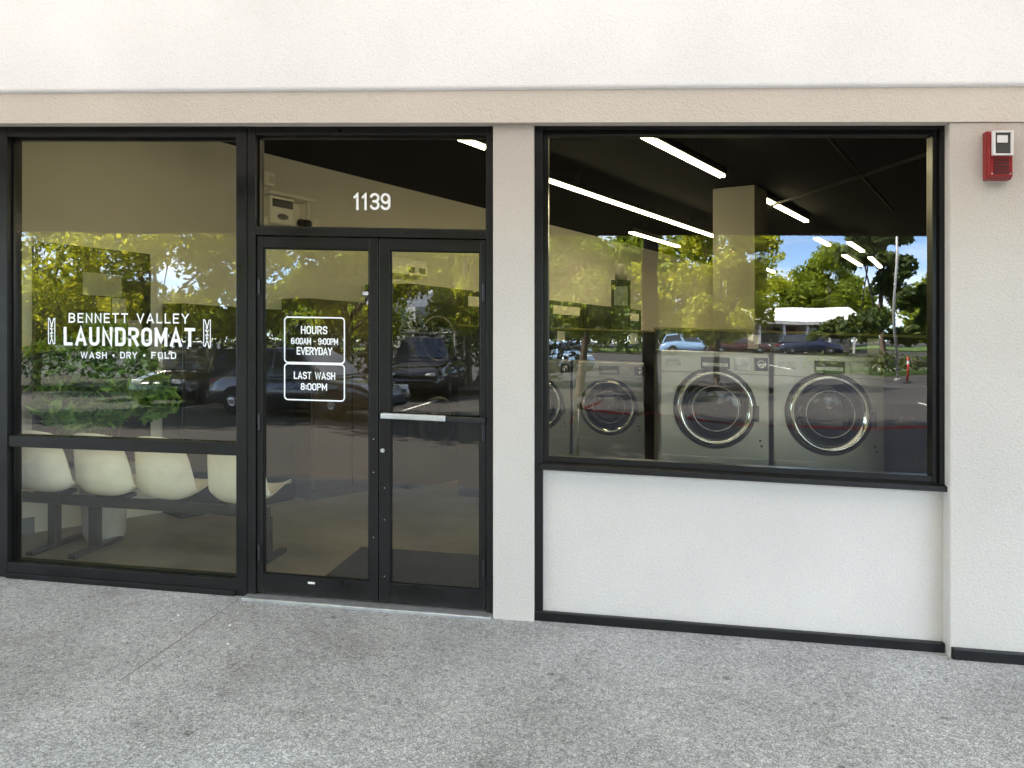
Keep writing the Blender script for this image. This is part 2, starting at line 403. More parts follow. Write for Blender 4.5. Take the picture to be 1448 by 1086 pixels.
def letters(mb, s, u0, u1, v0, v1, weight, y, gap=.2, m=0., wgap=None):
    """fit the words between two pixel columns and two pixel rows of the glass plane"""
    x0, zb = seen(u0, v1, y); x1, _ = seen(u1, v1, y); zt = seen((u0+u1)/2, v0, y)[1]; zb = seen((u0+u1)/2, v1, y)[1]
    t = weight * (zt - zb)
    H = (zt - zb) - t
    gl = [glyph(c) for c in s]; tot = sum(g[0] for g in gl) + gap*(len(s)-1)
    k = (x1 - x0 - t) / tot; x = x0 + t/2; xm = (x0+x1)/2
    for w, strokes in gl:
        k_ = 0
        for pts, cl in strokes:
            P = [(x + p[0]*k, zb + t/2 + p[1]*H) for p in pts]
            if not cl and len(P) >= 2:      # butt ends reach the cap line
                d0 = Vector(P[0]) - Vector(P[1]); d1 = Vector(P[-1]) - Vector(P[-2])
                if d0.length > 1e-6: P[0] = tuple(Vector(P[0]) + d0.normalized()*t/2)
                if d1.length > 1e-6: P[-1] = tuple(Vector(P[-1]) + d1.normalized()*t/2)
            P = [(a, b + m*(a-xm)) for a, b in P]
            mb.ribbon(P, t, y - .0004*k_, bool(cl)); k_ += 1
        x += (w + gap) * k
    return mb

# ------------------------------------------------------------------ light, sky, camera
sun_dir = Vector((-.72, .20, 1.0)).normalized()
el = math.asin(sun_dir.z)
w = bpy.data.worlds.new('World'); scene.world = w; w.use_nodes = True
nt = w.node_tree; bg = nt.nodes['Background']
sky = nt.nodes.new('ShaderNodeTexSky'); sky.sky_type = 'NISHITA'; sky.sun_disc = False
sky.sun_elevation = el; sky.sun_rotation = math.atan2(sun_dir.x, sun_dir.y) % (2*math.pi)
sky.air_density = .75; sky.dust_density = 0.; sky.ozone_density = 4.0; sky.altitude = 2000
tcw = nt.nodes.new('ShaderNodeTexCoord'); mpw = N(nt, 'ShaderNodeMapping'); mpw.inputs['Scale'].default_value = (2.2, 2.2, 9.)
nt.links.new(tcw.outputs['Generated'], mpw.inputs['Vector'])
cl = N(nt, 'ShaderNodeTexNoise', Scale=1.7, Detail=7., Roughness=.58); nt.links.new(mpw.outputs[0], cl.inputs['Vector'])
cr_ = ramp(nt, cl.outputs['Fac'], [(.40, (0,0,0)), (.66, (.8,.8,.8))])
cmx = N(nt, 'ShaderNodeMix', data_type='RGBA'); cmx.inputs['B'].default_value = (7.5, 7.8, 8.2, 1)
nt.links.new(cr_.outputs[0], cmx.inputs['Factor']); nt.links.new(sky.outputs[0], cmx.inputs['A'])
nt.links.new(cmx.outputs['Result'], bg.inputs['Color']); bg.inputs['Strength'].default_value = .15
sl = bpy.data.lights.new('sun', 'SUN'); sl.energy = 5.0; sl.angle = R(.53); sl.color = (1., .94, .84)
so = bpy.data.objects.new('sun', sl); COL.objects.link(so); so.rotation_euler = sun_dir.to_track_quat('Z', 'Y').to_euler()
cd = bpy.data.cameras.new('camera'); cam = bpy.data.objects.new('camera', cd); COL.objects.link(cam)
cam.location = (0, CAMY, EYE); cam.rotation_euler = (R(90), 0, YAW)
cd.sensor_width = 36; cd.lens = FPX/1448*36; cd.shift_y = -53/1448; cd.clip_start = .05; cd.clip_end = 3000
scene.camera = cam
vs = scene.view_settings; vs.view_transform = 'Standard'; vs.look = 'None'; vs.gamma = 1; vs.exposure = 3.5
vs.use_white_balance = True; vs.white_balance_temperature = 6700; vs.white_balance_tint = 10
scene.cycles.max_bounces = 10; scene.cycles.transparent_max_bounces = 16; scene.cycles.diffuse_bounces = 5; scene.cycles.glossy_bounces = 5
scene.cycles.sample_clamp_indirect = 6

# ------------------------------------------------------------------ ground
def ground(x, y):
    d = -y
    bl = max(0., min(1., (18 - d) / 11)); bl = bl*bl*(3-2*bl)
    xs = max(-26., min(26., x))
    return -.13*min(1, max(0, (d-3.85)/.1)) - SLOPE*xs*bl + .024*max(0., min(d, 120) - 9)
def sheet(xs, ys, dz=0., fn=ground):
    mb = MB(); n = len(ys)
    vs = [(x, y, fn(x, y) + dz) for x in xs for y in ys]
    fs = [(i*n+j, (i+1)*n+j, (i+1)*n+j+1, i*n+j+1) for i in range(len(xs)-1) for j in range(n-1)]
    return mb.add(vs, fs)
sx = [-900,-400,-150,-80,-50,-35] + [-26+2*i for i in range(27)] + [35,50,80,150,400,900]
sy = [-1200,-500,-200,-120,-90,-70,-60,-50,-42,-36,-30,-26,-23] + [-20+i for i in range(13)] + [-7.2,-6,-5,-3.97]
struct(sheet(sx, sy).build('parking_lot', M['asphalt'], smooth=True))
walk = sheet([-26+1.*i for i in range(53)], [-3.8,-3,-2,-1,.02], 0, lambda x, y: 0.)
struct(walk.build('sidewalk', M['concrete'])); FOLLOW.append(bpy.data.objects['sidewalk'])
kb = MB().box(-26, 26, -3.97, -3.8, -.3, .003)
FOLLOW.append(struct(kb.build('kerb', M['kerb'], bevel=.015)))
floor = MB().add([(-9,.121,0),(14,.121,0),(14,18,0),(-9,18,0)], [(0,1,2,3)])
FOLLOW.append(struct(floor.build('floor', M['floor'])))
ceil = MB().box(-25.8, 25.8, .16, 18, 3.5, 3.7)
FOLLOW.append(struct(ceil.build('ceiling', M['black_paint'])))
# expansion joint scored across the walk, perpendicular to the shop front
jm = MB().box(-2.283, -2.277, -1.25, -.09, .0005, .0025).box(2.62, 2.63, -3.8, -.1, .0005, .0025)
FOLLOW.append(struct(jm.build('sidewalk_joint', plain('joint_dirt', (.20,.195,.185), .95))))
# grass islands and parking lines
def patch(pts, dz, m, name, kind='structure'):
    mb = MB(); n = len(pts)
    xs = [p[0] for p in pts]; ys = [p[1] for p in pts]
    return struct(mb.add([(x, y, ground(x, y)+dz) for x, y in pts], [tuple(range(n))]).build(name, m), kind)
for i, (x0, x1, y0, y1) in enumerate([(-30,-2.5,-24,-19.6), (2.2,5.4,-23.6,-21.6), (9.6,34,-33,-30.4), (-60,60,-80,-66)]):
    mb = MB(); n = 12
    for k in range(n):
        a, b_ = x0+(x1-x0)*k/n, x0+(x1-x0)*(k+1)/n
        mb.hexa([(a,y0,ground(a,y0)-.1),(b_,y0,ground(b_,y0)-.1),(b_,y1,ground(b_,y1)-.1),(a,y1,ground(a,y1)-.1),
                 (a,y0,ground(a,y0)+.16),(b_,y0,ground(b_,y0)+.16),(b_,y1,ground(b_,y1)+.16),(a,y1,ground(a,y1)+.16)])
    if i < 2: struct(mb.build('planting_bed', M['soil']))
    else: struct(mb.build('grass_verge', M['grass']), 'stuff')
mb = MB()
for k in range(-7, 8):
    x = k*2.75 + .4
    if x < -12.5 or -2 < x < 8: continue
    for (ya, yb) in ((-18.2,-13.4), (-39,-34.2)):
        seg = 5
        for j in range(seg):
            p, q = ya+(yb-ya)*j/seg, ya+(yb-ya)*(j+1)/seg
            mb.add([(x,p,ground(x,p)+.006),(x+.1,p,ground(x,p)+.006),(x+.1,q,ground(x,q)+.006),(x,q,ground(x,q)+.006)], [(0,1,2,3)])
struct(mb.build('parking_lines', M['paint_white']))

# ------------------------------------------------------------------ the laundromat building
B = thing('laundromat_building', 'laundromat storefront with pale stucco walls, dark bronze window frames and a glazed double door', 'building', follow=True)
ZH = 2.972
zb = seen(724,124,-.13)[1]
MB().box(-25.9, 25.9, -.11, .18, zb, 4.18).build('upper_wall', M['stucco_white'], B, bevel=.022, seg=3)
zb = seen(724,124,-.13)[1]
zh = seen(724,175,-.06)[1]
MB().box(-25.9, 25.9, -.088, .15, zh, zb+.02).build('header', M['stucco_header'], B)
def P(u, y): return seen(u, 500, y)[0]
pl0, pl1 = P(697,-.05), P(755,-.05)
MB().box(pl0, pl1, -.05, .15, -.02, zh).build('pillar', M['stucco_beige'], B, bevel=.006)
rw0 = P(1342,-.07)
MB().box(rw0, 25.9, -.08, .15, -.02, zh+.001).build('side_wall', M['stucco_beige'], B, bevel=.008)
MB().box(-25.9, -4.16, -.07, .15, -.02, zh+.001).build('side_wall', M['stucco_beige'], B, bevel=.008)
MB().box(pl1+.03, rw0, .008, .15, -.02, .93).build('lower_panel', M['stucco_panel'], B)
MB().box(-25.9, 25.9, .18, .30, ZH+.05, 3.49).build('inner_header', M['black_paint'], B)
# baseboard
bb = MB().box(P(755,0), rw0-.002, -.028, .008, -.02, .055).box(rw0+.004, 25.9, -.115, -.08, -.02, .06)
bb.build('baseboard', M['bronze'], B, bevel=.006)
MB().box(P(755,0)-.004, P(768,0), -.018, .06, .05, .93).build('panel_trim', M['bronze'], B, bevel=.003)

def pane(parent, x0, x1, z0, z1, y=.05):
    mb = MB().box(x0, x1, y, y+.006, z0, z1)
    o = mb.build('window_pane', [M['glass'], M['clear']], parent)
    for p in o.data.polygons: p.material_index = 0 if p.normal.y < -.5 else 1
    return o
def rect_frame(mb, x0, x1, z0, z1, l, r, b, t, y0, y1):
    mb.box(x0, x0+l, y0, y1, z0, z1); mb.box(x1-r, x1, y0, y1, z0, z1)
    if b: mb.box(x0+l, x1-r, y0+.002, y1-.002, z0, z0+b)
    if t: mb.box(x0+l, x1-r, y0+.002, y1-.002, z1-t, z1)
    return mb

# display window on the right
dx0, dx1 = P(755,0), P(1340,0)
f = rect_frame(MB(), dx0, dx1, .93, ZH+.012, .055, .046, .0, .05, -.015, .12)
dw = f.build('display_window', M['bronze'], B, bevel=.003)
f = rect_frame(MB(), dx0+.055, dx1-.046, .93, ZH-.038, .03, .028, .05, .022, .015, .10)
f.build('glazing_stop', M['stop'], dw, bevel=.002)
MB().hexa([(P(768,0)-.012,-.05,.905),(dx1+.004,-.05,.905),(dx1+.004,.12,.905),(P(768,0)-.012,.12,.905),
           (P(768,0)-.012,-.05,.935),(dx1+.004,-.05,.935),(dx1+.004,.12,.968),(P(768,0)-.012,.12,.968)]).build('sill', M['bronze'], dw, bevel=.004)
pane(dw, dx0+.08, dx1-.07, .97, ZH-.055, .055)

# shop window on the left
lx0, lx1, lx2 = -4.16, P(335,0), P(350,0)
f = rect_frame(MB(), lx0, lx2, 0, ZH+.012, -lx0+P(12,0), lx2-lx1, .10, .095, -.012, .12)
sw = f.build('shop_window', M['bronze'], B, bevel=.003)
MB().box(P(12,0)+.001, lx1-.001, -.03, -.008, 0., .035).build('base_ledge', M['bronze'], sw, bevel=.004)
zt0 = .868; zt1 = .955
rz0, rz1 = seen(10,631,.01)[1], seen(335,644,.01)[1]
rt0, rt1 = seen(10,615,.01)[1], seen(335,626,.01)[1]
MB().hexa([(P(12,0),-.004,rz0),(lx1,-.004,rz1),(lx1,.1,rz1),(P(12,0),.1,rz0),(P(12,0),-.004,rt0),(lx1,-.004,rt1),(lx1,.1,rt1),(P(12,0),.1,rt0)]).build('midrail', M['bronze'], sw, bevel=.004)
pane(sw, P(12,0)-.01, lx1+.01, .09, zt0+.05)
pane(sw, P(12,0)-.01, lx1+.01, zt0+.052, ZH-.075)
st = rect_frame(MB(), P(12,0)-.002, lx1+.002, .095, ZH-.083, .014, .014, .014, .014, .03, .049)
st.build('glazing_stop', M['stop'], sw)
YL = .047
mb = letters(MB(), 'BENNETT VALLEY', 97, 267, 443, 457, .15, YL, .32, .024)
xs_ = seen(188, 450, YL)[0]
for keep in (True, False):          # one object per word
    part = MB(); ids = {}
    for f_ in mb.f:
        if (mb.v[f_[0]][0] < xs_) == keep:
            part.f.append(tuple(ids.setdefault(i_, len(ids)) for i_ in f_))
    part.v = [mb.v[i_] for i_ in ids]
    part.build('lettering', M['vinyl'], sw)
mb = letters(MB(), 'LAUNDROMAT', 90, 276, 463, 489.5, .172, YL, .34, .024); mb.build('lettering', M['vinyl'], sw)
for word, ua, ub, va, vb in (('WASH',114,151,497.5,507),('DRY',170,194,497.5,507),('FOLD',214,249,497.8,507.3)):
    letters(MB(), word, ua, ub, va, vb, .17, YL, .32, .024).build('lettering', M['vinyl'], sw)
for u in (160.5, 204):
    x, z = seen(u, 502.6, YL)
    MB().add([(x+.008*math.cos(k*math.pi/5), YL, z+.008*math.sin(k*math.pi/5)) for k in range(10)], [tuple(range(10))]).build('lettering_dot', M['vinyl'], sw)
def clothespin(u0, u1, v0, v1):
    x0, zt = seen(u0, v0, YL); x1, zb_ = seen(u1, v1, YL); W = x1-x0; H = zt-zb_; t = .0062
    mb = MB(); q = lambda a, b: (x0+a*W, zb_+b*H)
    mb.ribbon([q(0,1),q(0,.02),q(.22,0),q(.36,.14),q(.5,.2),q(.64,.14),q(.78,0),q(1,.02),q(1,1),q(.80,.98),q(.60,.78),q(.5,.72),q(.40,.78),q(.2,.98)], t, YL, True)
    mb.ribbon([q(.5,.72),q(.42,.60),q(.58,.48),q(.42,.36),q(.5,.2)], t*.9, YL-.0004)
    mb.ribbon([q(.22,.62),q(.5,.54),q(.78,.62)], t*.9, YL-.0008); mb.ribbon([q(.22,.40),q(.5,.46),q(.78,.40)], t*.9, YL-.0008)
    for b in (.30, .70):
        c = q(.5, b); mb.ribbon([(c[0]+.13*W*math.cos(k*math.pi/4), c[1]+.13*W*math.sin(k*math.pi/4)) for k in range(8)], t*.7, YL-.0012, True)
    mb.build('clothespin_emblem', M['vinyl'], sw)
clothespin(68.5, 77.5, 450, 486.5); clothespin(288, 297.5, 452, 490)

# transom over the doors
tx0, tx1 = lx2+.002, P(697,0)
zt = seen(520,323,0)[1]; zd = seen(520,335,0)[1]
f = MB().box(tx0, P(362,0), -.008, .12, 0, ZH+.012).box(P(688,0), tx1, -.008, .12, 0, ZH+.012)
f.box(P(362,0), P(688,0), -.006, .118, ZH-.07, ZH+.012).box(P(362,0), P(688,0), -.006, .118, zd, zt)
tf = f.build('door_frame', M['bronze'], B, bevel=.003)
rect_frame(MB(), P(362,0)-.002, P(688,0)+.002, zt-.002, ZH-.062, .014, .012, .012, .014, .03, .049).build('glazing_stop', M['stop'], tf)
pane(tf, P(362,0)-.01, P(688,0)+.01, zt-.01, ZH-.06)
mb = MB(); 
letters(mb, '1', 500, 507, 273, 297, .14, YL); letters(mb, '1', 511.5, 518.5, 273, 297, .14, YL)
letters(mb, '39', 523, 552, 273, 297, .14, YL, .2)
mb.build('house_number', M['vinyl'], tf)
MB().box(tx0, tx1, -.09, .13, -.01, .018).build('threshold', M['aluminium'], B, bevel=.006)

def leaf(x0, x1, ls, rs, name='door'):
    z0, z1 = .028, zd-.006
    f = rect_frame(MB(), x0, x1, z0, z1, ls, rs, .115, .07, .004, .05)
    o = f.build(name, M['bronze'], B, bevel=.003)
    rect_frame(MB(), x0+ls-.002, x1-rs+.002, z0+.113, z1-.068, .012, .012, .014, .012, .014, .024).build('glazing_stop', M['stop'], o)
    g = pane(o, x0+ls-.005, x1-rs+.005, z0+.11, z1-.065, .024); g.name = 'door_pane'
    return o
dl_ = leaf(P(362,0)+.004, P(535,0)-.003, P(370,0)-P(362,0)-.004+.006, P(535,0)-P(522,0)-.003)
xa_, xc_, za_ = P(537,-.06), P(688,-.06), seen(612, 592, -.06)[1]
dr_ = leaf(P(535,0)+.003, P(688,0)-.004, P(551,0)-P(535,0)-.003, P(688,0)-P(680,0))
for q in (xa_+.01, xc_-.05): MB().box(q, q+.038, -.058, .004, za_-.015, za_+.019).build('bar_bracket', M['black_steel'], dr_, bevel=.003)
for dd, uu, vv in ((dl_, 528, (621, 668, 760)), (dr_, 543.5, (690, 735, 815)), (dr_, 684, (608, 622))):
    for v_ in vv:
        x, z = seen(uu, v_, 0); MB().lathe([(.0034,.004),(.0034,-.001),(.001,-.0016)], (x, .0, z), 'y', 8, True).build('screw', M['aluminium'], dd)
# hours sign on the left leaf
YD = .021
def rrect(u0, u1, v0, v1, m=.0):
    x0, z1 = seen((u0+u1)/2, v0, YD); _, z0 = seen((u0+u1)/2, v1, YD); x0 = seen(u0, v0, YD)[0]; x1 = seen(u1, v0, YD)[0]; r = .022; xm = (x0+x1)/2
    p = arc(x1-r,z1-r,r,r,90,0,5)+arc(x1-r,z0+r,r,r,0,-90,5)+arc(x0+r,z0+r,r,r,270,180,5)+arc(x0+r,z1-r,r,r,180,90,5)
    return [(a, b+m*(a-xm)) for a, b in p]
mb = MB(); mm = .016
mb.ribbon(rrect(402.5,487,449,513.2,mm), .0085, YD, True); mb.ribbon(rrect(402.5,487,515,566,mm), .0085, YD-.0005, True)
letters(mb, 'HOURS', 425.5, 463, 461, 472.5, .15, YD, .24, mm); letters(mb, '6:00AM - 9:00PM', 411.5, 478, 478, 487.3, .145, YD, .22, mm)
letters(mb, 'EVERYDAY', 419.5, 470, 491, 502, .16, YD, .2, mm)
letters(mb, 'LAST WASH', 415.5, 474, 526, 536.5, .15, YD, .22, mm); letters(mb, '8:00PM', 425, 462.5, 542, 552, .16, YD, .22, mm)
mb.build('hours_lettering', M['vinyl'], dl_)
x, z = seen(440, 824.5, 0); MB().box(x-.022, x+.022, .0005, .004, z-.006, z+.006).build('maker_plate', M['pale_label'], dl_)
# push bar
xa, xb, xc = P(537,-.06), P(630,-.06), P(688,-.06)
za = seen(612, 592, -.06)[1]
pb = MB().box(xb, xc-.03, -.066, -.034, za-.013, za+.016)
pbo = pb.build('push_bar', M['black_steel'], dr_, bevel=.004)
MB().box(xa+.008, xb, -.072, -.03, za-.014, za+.020).build('grip', M['aluminium'], dr_, bevel=.006)
x, z = seen(541, 637, 0)
MB().lathe([(.013,.004),(.013,-.006),(.004,-.007)], (x, 0, z), 'y', 16, True).build('lock_cylinder', M['aluminium'], dr_)
for dd, uu in ((dl_, 366), (dr_, 684)):
    for zz in (.28, 1.1, 1.95):
        MB().lathe([(.009,-.05),(.009,.05)], (P(uu,0), .0, zz), 'z', 10, True).build('hinge', M['black_steel'], dd)

# inside shell: the party wall runs back at thirty degrees to the shop front
WP = Vector((-4.54, 1.07)); WD = Vector((.505, .863)).normalized(); WN = Vector((WD.y, -WD.x)); WA = math.atan2(WD.y, WD.x)
def wl(a, o=0.): p = WP + WD*a + WN*o; return p.x, p.y
def wallbox(mb, a0, a1, o0, o1, z0, z1):
    c = [wl(a0,o0), wl(a1,o0), wl(a1,o1), wl(a0,o1)]
    c = c[::-1]
    return mb.hexa([(*p, z0) for p in c] + [(*p, z1) for p in c])
wallbox(MB(), -1.0, 18, -.15, 0, -.01, 3.5).build('party_wall', M['inner_wall'], B)
wallbox(MB(), -.9, -.05, 0, .012, 0, .13).build('wall_base', M['base_grey'], B)
MB().box(-9, 14, 16, 16.2, -.1, 3.5).build('back_wall', M['charcoal'], B)
MB().box(9, 9.2, .13, 16, -.1, 3.5).build('inner_side_wall', M['charcoal'], B)
MB().box(-9, -4.15, .15, .20, -.1, 3.5).build('inner_front_wall', M['inner_wall'], B)
# square column standing on the inner grid
cm = MB(); c0 = Vector((1.599, 4.2)); ex = Vector((.863,-.505)); ey = Vector((.505,.863))
pts = [c0-ex*.486, c0, c0+ey*.40, c0+ey*.40-ex*.486]
cm.hexa([(p.x,p.y,0) for p in pts]+[(p.x,p.y,3.5) for p in pts]).build('column', M['inner_wall'], B, bevel=.004)
# canopy over the walk
zc = 2.79
fz = lambda x: zc + .0126*x
MB().hexa([(-25.9,-3.25,fz(-25.9)),(25.9,-3.25,fz(25.9)),(25.9,-3.1,fz(25.9)),(-25.9,-3.1,fz(-25.9)),
           (-25.9,-3.25,4.18),(25.9,-3.25,4.18),(25.9,-3.1,4.18),(-25.9,-3.1,4.18)]).build('canopy_fascia', M['soffit_dark'], B)
MB().add([(-25.9,-3.1,4.06),(25.9,-3.1,4.06),(25.9,-.132,4.10),(-25.9,-.132,4.10)], [(0,1,2,3)]).build('added_canopy_diffuser', translucent_sheet(), B)  # unseen translucent roof sheet, added to brighten the shaded shopfront
for k in range(14):
    x = -24.7+3.8*k; MB().box(x-.03, x+.03, -3.1, -.13, 3.93, 4.05).build('canopy_rafter', M['galv'], B)
MB().box(-25.9, 25.9, -.2, 18.2, 4.185, 4.26).build('roof', M['roof_white'], B)
for x in (-21,-14,-7.5,7.5,14,21):
    MB().box(x-.095, x+.095, -3.23, -3.12, 0, fz(x)+.02).build('canopy_post', M['soffit_dark'], B, bevel=.008)
sq = thing('steel_post', 'tall dark square steel post reflected between the small and the large washers', 'post', (.57, -6.1, ground(.57,-6.1)))
MB().box(-.1,.1,-.1,.1,.02,4.4).build('shaft', M['soffit_dark'], sq, bevel=.012)
MB().box(-.2,.2,-.2,.2,-.1,.02).build('base_plate', M['black_steel'], sq, bevel=.01)
for a in (-.15,.15):
    for b in (-.15,.15): MB().lathe([(.02,.0),(.02,.035),(.012,.04)], (a,b,.02), 'z', 8, True).build('bolt', M['galv'], sq)

# ------------------------------------------------------------------ fire alarm on the stucco
ax0, az1 = seen(1398, 183.5, -.15); ax1, az0 = seen(1434, 252.5, -.15)
A = thing('fire_alarm', 'red fire alarm with clear strobe on the stucco wall right of the display window', 'fire alarm', (ax0, -.08, az0), follow=True)
aw, ah = ax1-ax0, az1-az0
MB().box(0, aw, -.045, 0, 0, ah).build('back_box', M['red'], A, bevel=.004)
MB().hexa([(0,-.046,.0),(aw,-.046,.0),(aw,-.045,.0),(0,-.045,.0),(0,-.046,ah),(aw,-.046,ah),(aw,-.045,ah),(0,-.045,ah)])
MB().hexa([(.006,-.068,.012),(aw-.006,-.068,.012),(aw-.002,-.045,.004),(.002,-.045,.004),(.006,-.068,ah-.010),(aw-.006,-.068,ah-.010),(aw-.002,-.045,ah-.004),(.002,-.045,ah-.004)]).build('faceplate', M['red'], A, bevel=.003)
lx, lw_ = .014, aw-.026
lens = rect_frame(MB(), lx, lx+lw_, ah*.46, ah*.965, .012, .012, .010, .010, -.092, -.068).build('strobe_lens', M['lens'], A, bevel=.003)
MB().box(lx+.012, lx+lw_-.012, -.080, -.069, ah*.46+.010, ah*.965-.010).build('reflector', M['lens_dark'], lens)
MB().box(lx+.022, lx+lw_-.026, -.086, -.0805, ah*.72, ah*.74+.035).build('flash_tube', M['lens'], lens, bevel=.003)
gr = MB()
for k in range(5): gr.box(.026, aw-.026, -.0715, -.0682, ah*(.10+.065*k), ah*(.10+.065*k)+.010)
gr.build('sound_slots', M['dark_red'], A)
for xx in (.018, aw-.018):
    MB().lathe([(.004,0),(.004,-.003)], (xx, -.068, ah*.10), 'y', 10, True).build('screw', M['aluminium'], A)
for zz in (.3,.36,.42,.24):
    pass

# ------------------------------------------------------------------ fluorescent strips
def strip(p0, p1, label, z=3.3, hidden=0):
    x0, y0 = p0; x1, y1 = p1; L = math.hypot(x1-x0, y1-y0); a = math.atan2(y1-y0, x1-x0)
    t = thing('strip_light', label, 'ceiling light', (x0, y0, z), 0, 'fluorescent strip lights under the black ceiling', True)
    MB().box(0, L, -.045, .045, .012, .075).turn(a).build('housing', M['dark_plastic'], t)
    for s in (-1, 1):
        MB().tube([(.02,s*.019,0),(L-.02,s*.019,0)], .013, 10).turn(a).build('tube', M['tube'], t, smooth=True)
    for xx in (L*.2, L*.8): MB().box(xx-.004, xx+.004, -.004, .004, .085, .195).turn(a).build('hanger', M['dark_plastic'], t)
    return t
strip((-1.35,1.30), (-1.03,1.88), 'short lit strip light at the upper right corner of the transom glass')
strip((-3.35,.30), (-2.98,.93), 'added unseen strip light above the shell chairs, just over the shop window head')  # added lamp, kept out of view, to lift the left party wall
strip((-.80,2.79), (1.62,7.05), 'longest lit strip light running from the display window left edge to the column')
strip((-.1,.85), (1.07,2.903), 'lit strip light nearest the top of the display window, left of the column')
strip((1.74,4.55), (2.63,6.15), 'lit strip light emerging just right of the square column', 3.42)
strip((.30,6.58), (1.117,8.07), 'faint distant strip light left of the column above the trees')
strip((2.926,6.862), (3.306,7.584), 'small strip light just below the dark ceiling edge right of the column')
strip((3.863,8.766), (4.607,10.303), 'far strip light seen against the sky right of the column')
strip((2.793,10.555), (3.367,11.828), 'farthest strip light just right of the column lower edge')
strip((3.491,7.239), (4.008,8.262), 'right hand strip light near the tall dark tree top')
strip((4.347,8.986), (5.01,10.472), 'far right strip light in front of the dark tree crown')

# ceiling conduits, faint in the dark
for k, (p, q, lb) in enumerate([((1.4,1.2,3.42),(3.4,5.2,3.42),'thin black conduit running diagonally under the ceiling at upper right'),
                            ((3.1,1.2,3.40),(1.7,5.6,3.40),'thin black conduit crossing the other conduit under the ceiling')]):
    c = tag(MB().tube([p, q], .018, 8).build('ceiling_conduit', plain('conduit_grey', (.014,.014,.012), .6)), lb, 'pipe', 'conduits under the black ceiling'); FOLLOW.append(c)

# ------------------------------------------------------------------ bench of shell chairs
BN = thing('beam_seating', 'row of four cream moulded shell chairs on a black steel beam behind the shop window', 'bench', (-3.3, .70, 0), follow=True)
bx = [-4.12, -3.635, -3.16, -2.61]
MB().box(-1.2, .86, -.03, .03, .33, .40).build('beam', M['black_steel'], BN, bevel=.004)
for x in (-4.13, -3.80, -2.46):
    p = MB().box(x+3.3-.035, x+3.3+.035, -.03, .03, .03, .33).build('pedestal', M['black_steel'], BN, bevel=.003)
    MB().hexa([(x+3.3-.03,-.26,.0),(x+3.3+.03,-.26,.0),(x+3.3+.03,.30,.0),(x+3.3-.03,.30,.0),
               (x+3.3-.03,-.26,.035),(x+3.3+.03,-.26,.035),(x+3.3+.03,.30,.035),(x+3.3-.03,.30,.035)]).build('foot', M['black_steel'], p, bevel=.008)
def shell_mesh():
    prof = [(.335,.555),(.325,.572),(.26,.570),(.16,.545),(.06,.520),(-.03,.500),(-.10,.497),(-.16,.52),(-.20,.57),(-.225,.64),(-.245,.73),(-.26,.82),(-.272,.90),(-.282,.955),(-.287,.968)]
    hw = [q_*.98 for q_ in (.19,.205,.222,.235,.24,.24,.238,.236,.233,.228,.22,.208,.193,.175,.16)]
    prof = [(y*1.06, .435 + (z-.497)*1.015) for y, z in prof]
    mb = MB(); rings = []
    n = 16
    for i, ((y, z), w_) in enumerate(zip(prof, hw)):
        row = []
        f_ = i/(len(prof)-1)
        for k in range(n+1):
            q = -1 + 2*k/n; e = abs(q)**2.6
            lift = .02 + .065*math.sin(math.pi*min(1, max(0,(f_-.02)/.62)))        # sides curl up round the seat
            fwd = .105*max(0, min(1, (f_-.36)/.25)) * (1 - .45*max(0,(f_-.72)/.28))   # and forward round the back
            zz = z + lift*e*(1 if f_ < .62 else max(0, 1-(f_-.62)/.1))
            if f_ > .85: zz -= .012*e*2
            row.append((q*w_, y + fwd*e, zz))
        rings.append(row)
    return mb.loft(rings, closed=False)
for i, x in enumerate(bx):
    if i == 0:
        sh = shell_mesh().build('seat_shell', M['shell'], BN, smooth=True)
        so_ = sh.modifiers.new('thick', 'SOLIDIFY'); so_.thickness = .009; so_.offset = 0
        sb = sh.modifiers.new('sub', 'SUBSURF'); sb.levels = 1; sb.render_levels = 2
        br = MB().box(-.10, .10, -.10, .10, .40, .43).build('mount_plate', M['black_steel'], sh)
        first = sh
    else:
        sh = first.copy(); COL.objects.link(sh); sh.parent = BN
        c = br.copy(); COL.objects.link(c); c.parent = sh
    sh.location = (x+3.3, 0, 0)

# ------------------------------------------------------------------ door mat
mt = MB().box(0, 2.6, 0, 1.1, .0, .012)
mt = tag(mt.build('door_mat', M['mat_black'], bevel=.003, loc=(-1.93, .14, .001)), 'black entrance mat lying on the concrete floor just inside the double door', 'door mat'); FOLLOW.append(mt)

# ------------------------------------------------------------------ leaves
rng = np.random.default_rng(7)
def leaf_cloud(centers, radii, n_each, size, seed, flat=.0, aspect=.5):
    g = np.random.default_rng(seed); mb = MB(); V = []; F = []
    for (c, rad, n) in zip(centers, radii, n_each):
        d = g.normal(size=(n,3)); d /= np.linalg.norm(d, axis=1)[:,None]
        rr = rad * g.random((n,1))**.42
        p = np.array(c) + d*rr*np.array([1,1,.85])
        nrm = d*.7 + g.normal(size=(n,3))*.75 + np.array([0,0,.35]); nrm /= np.linalg.norm(nrm, axis=1)[:,None]
        t = np.cross(nrm, g.normal(size=(n,3))); t /= np.linalg.norm(t, axis=1)[:,None]
        b_ = np.cross(nrm, t)
        s = size*(.55 + .9*g.random((n,1)))
        a0 = p - t*s; a2 = p + t*s; a1 = p + b_*s*aspect - nrm*s*.18; a3 = p - b_*s*aspect - nrm*s*.18
        o = len(V)
        for k in range(n):
            V += [tuple(a0[k]), tuple(a1[k]), tuple(a2[k]), tuple(a3[k])]; i = o + 4*k; F.append((i,i+1,i+2,i+3))
    mb.v = V; mb.f = F; return mb
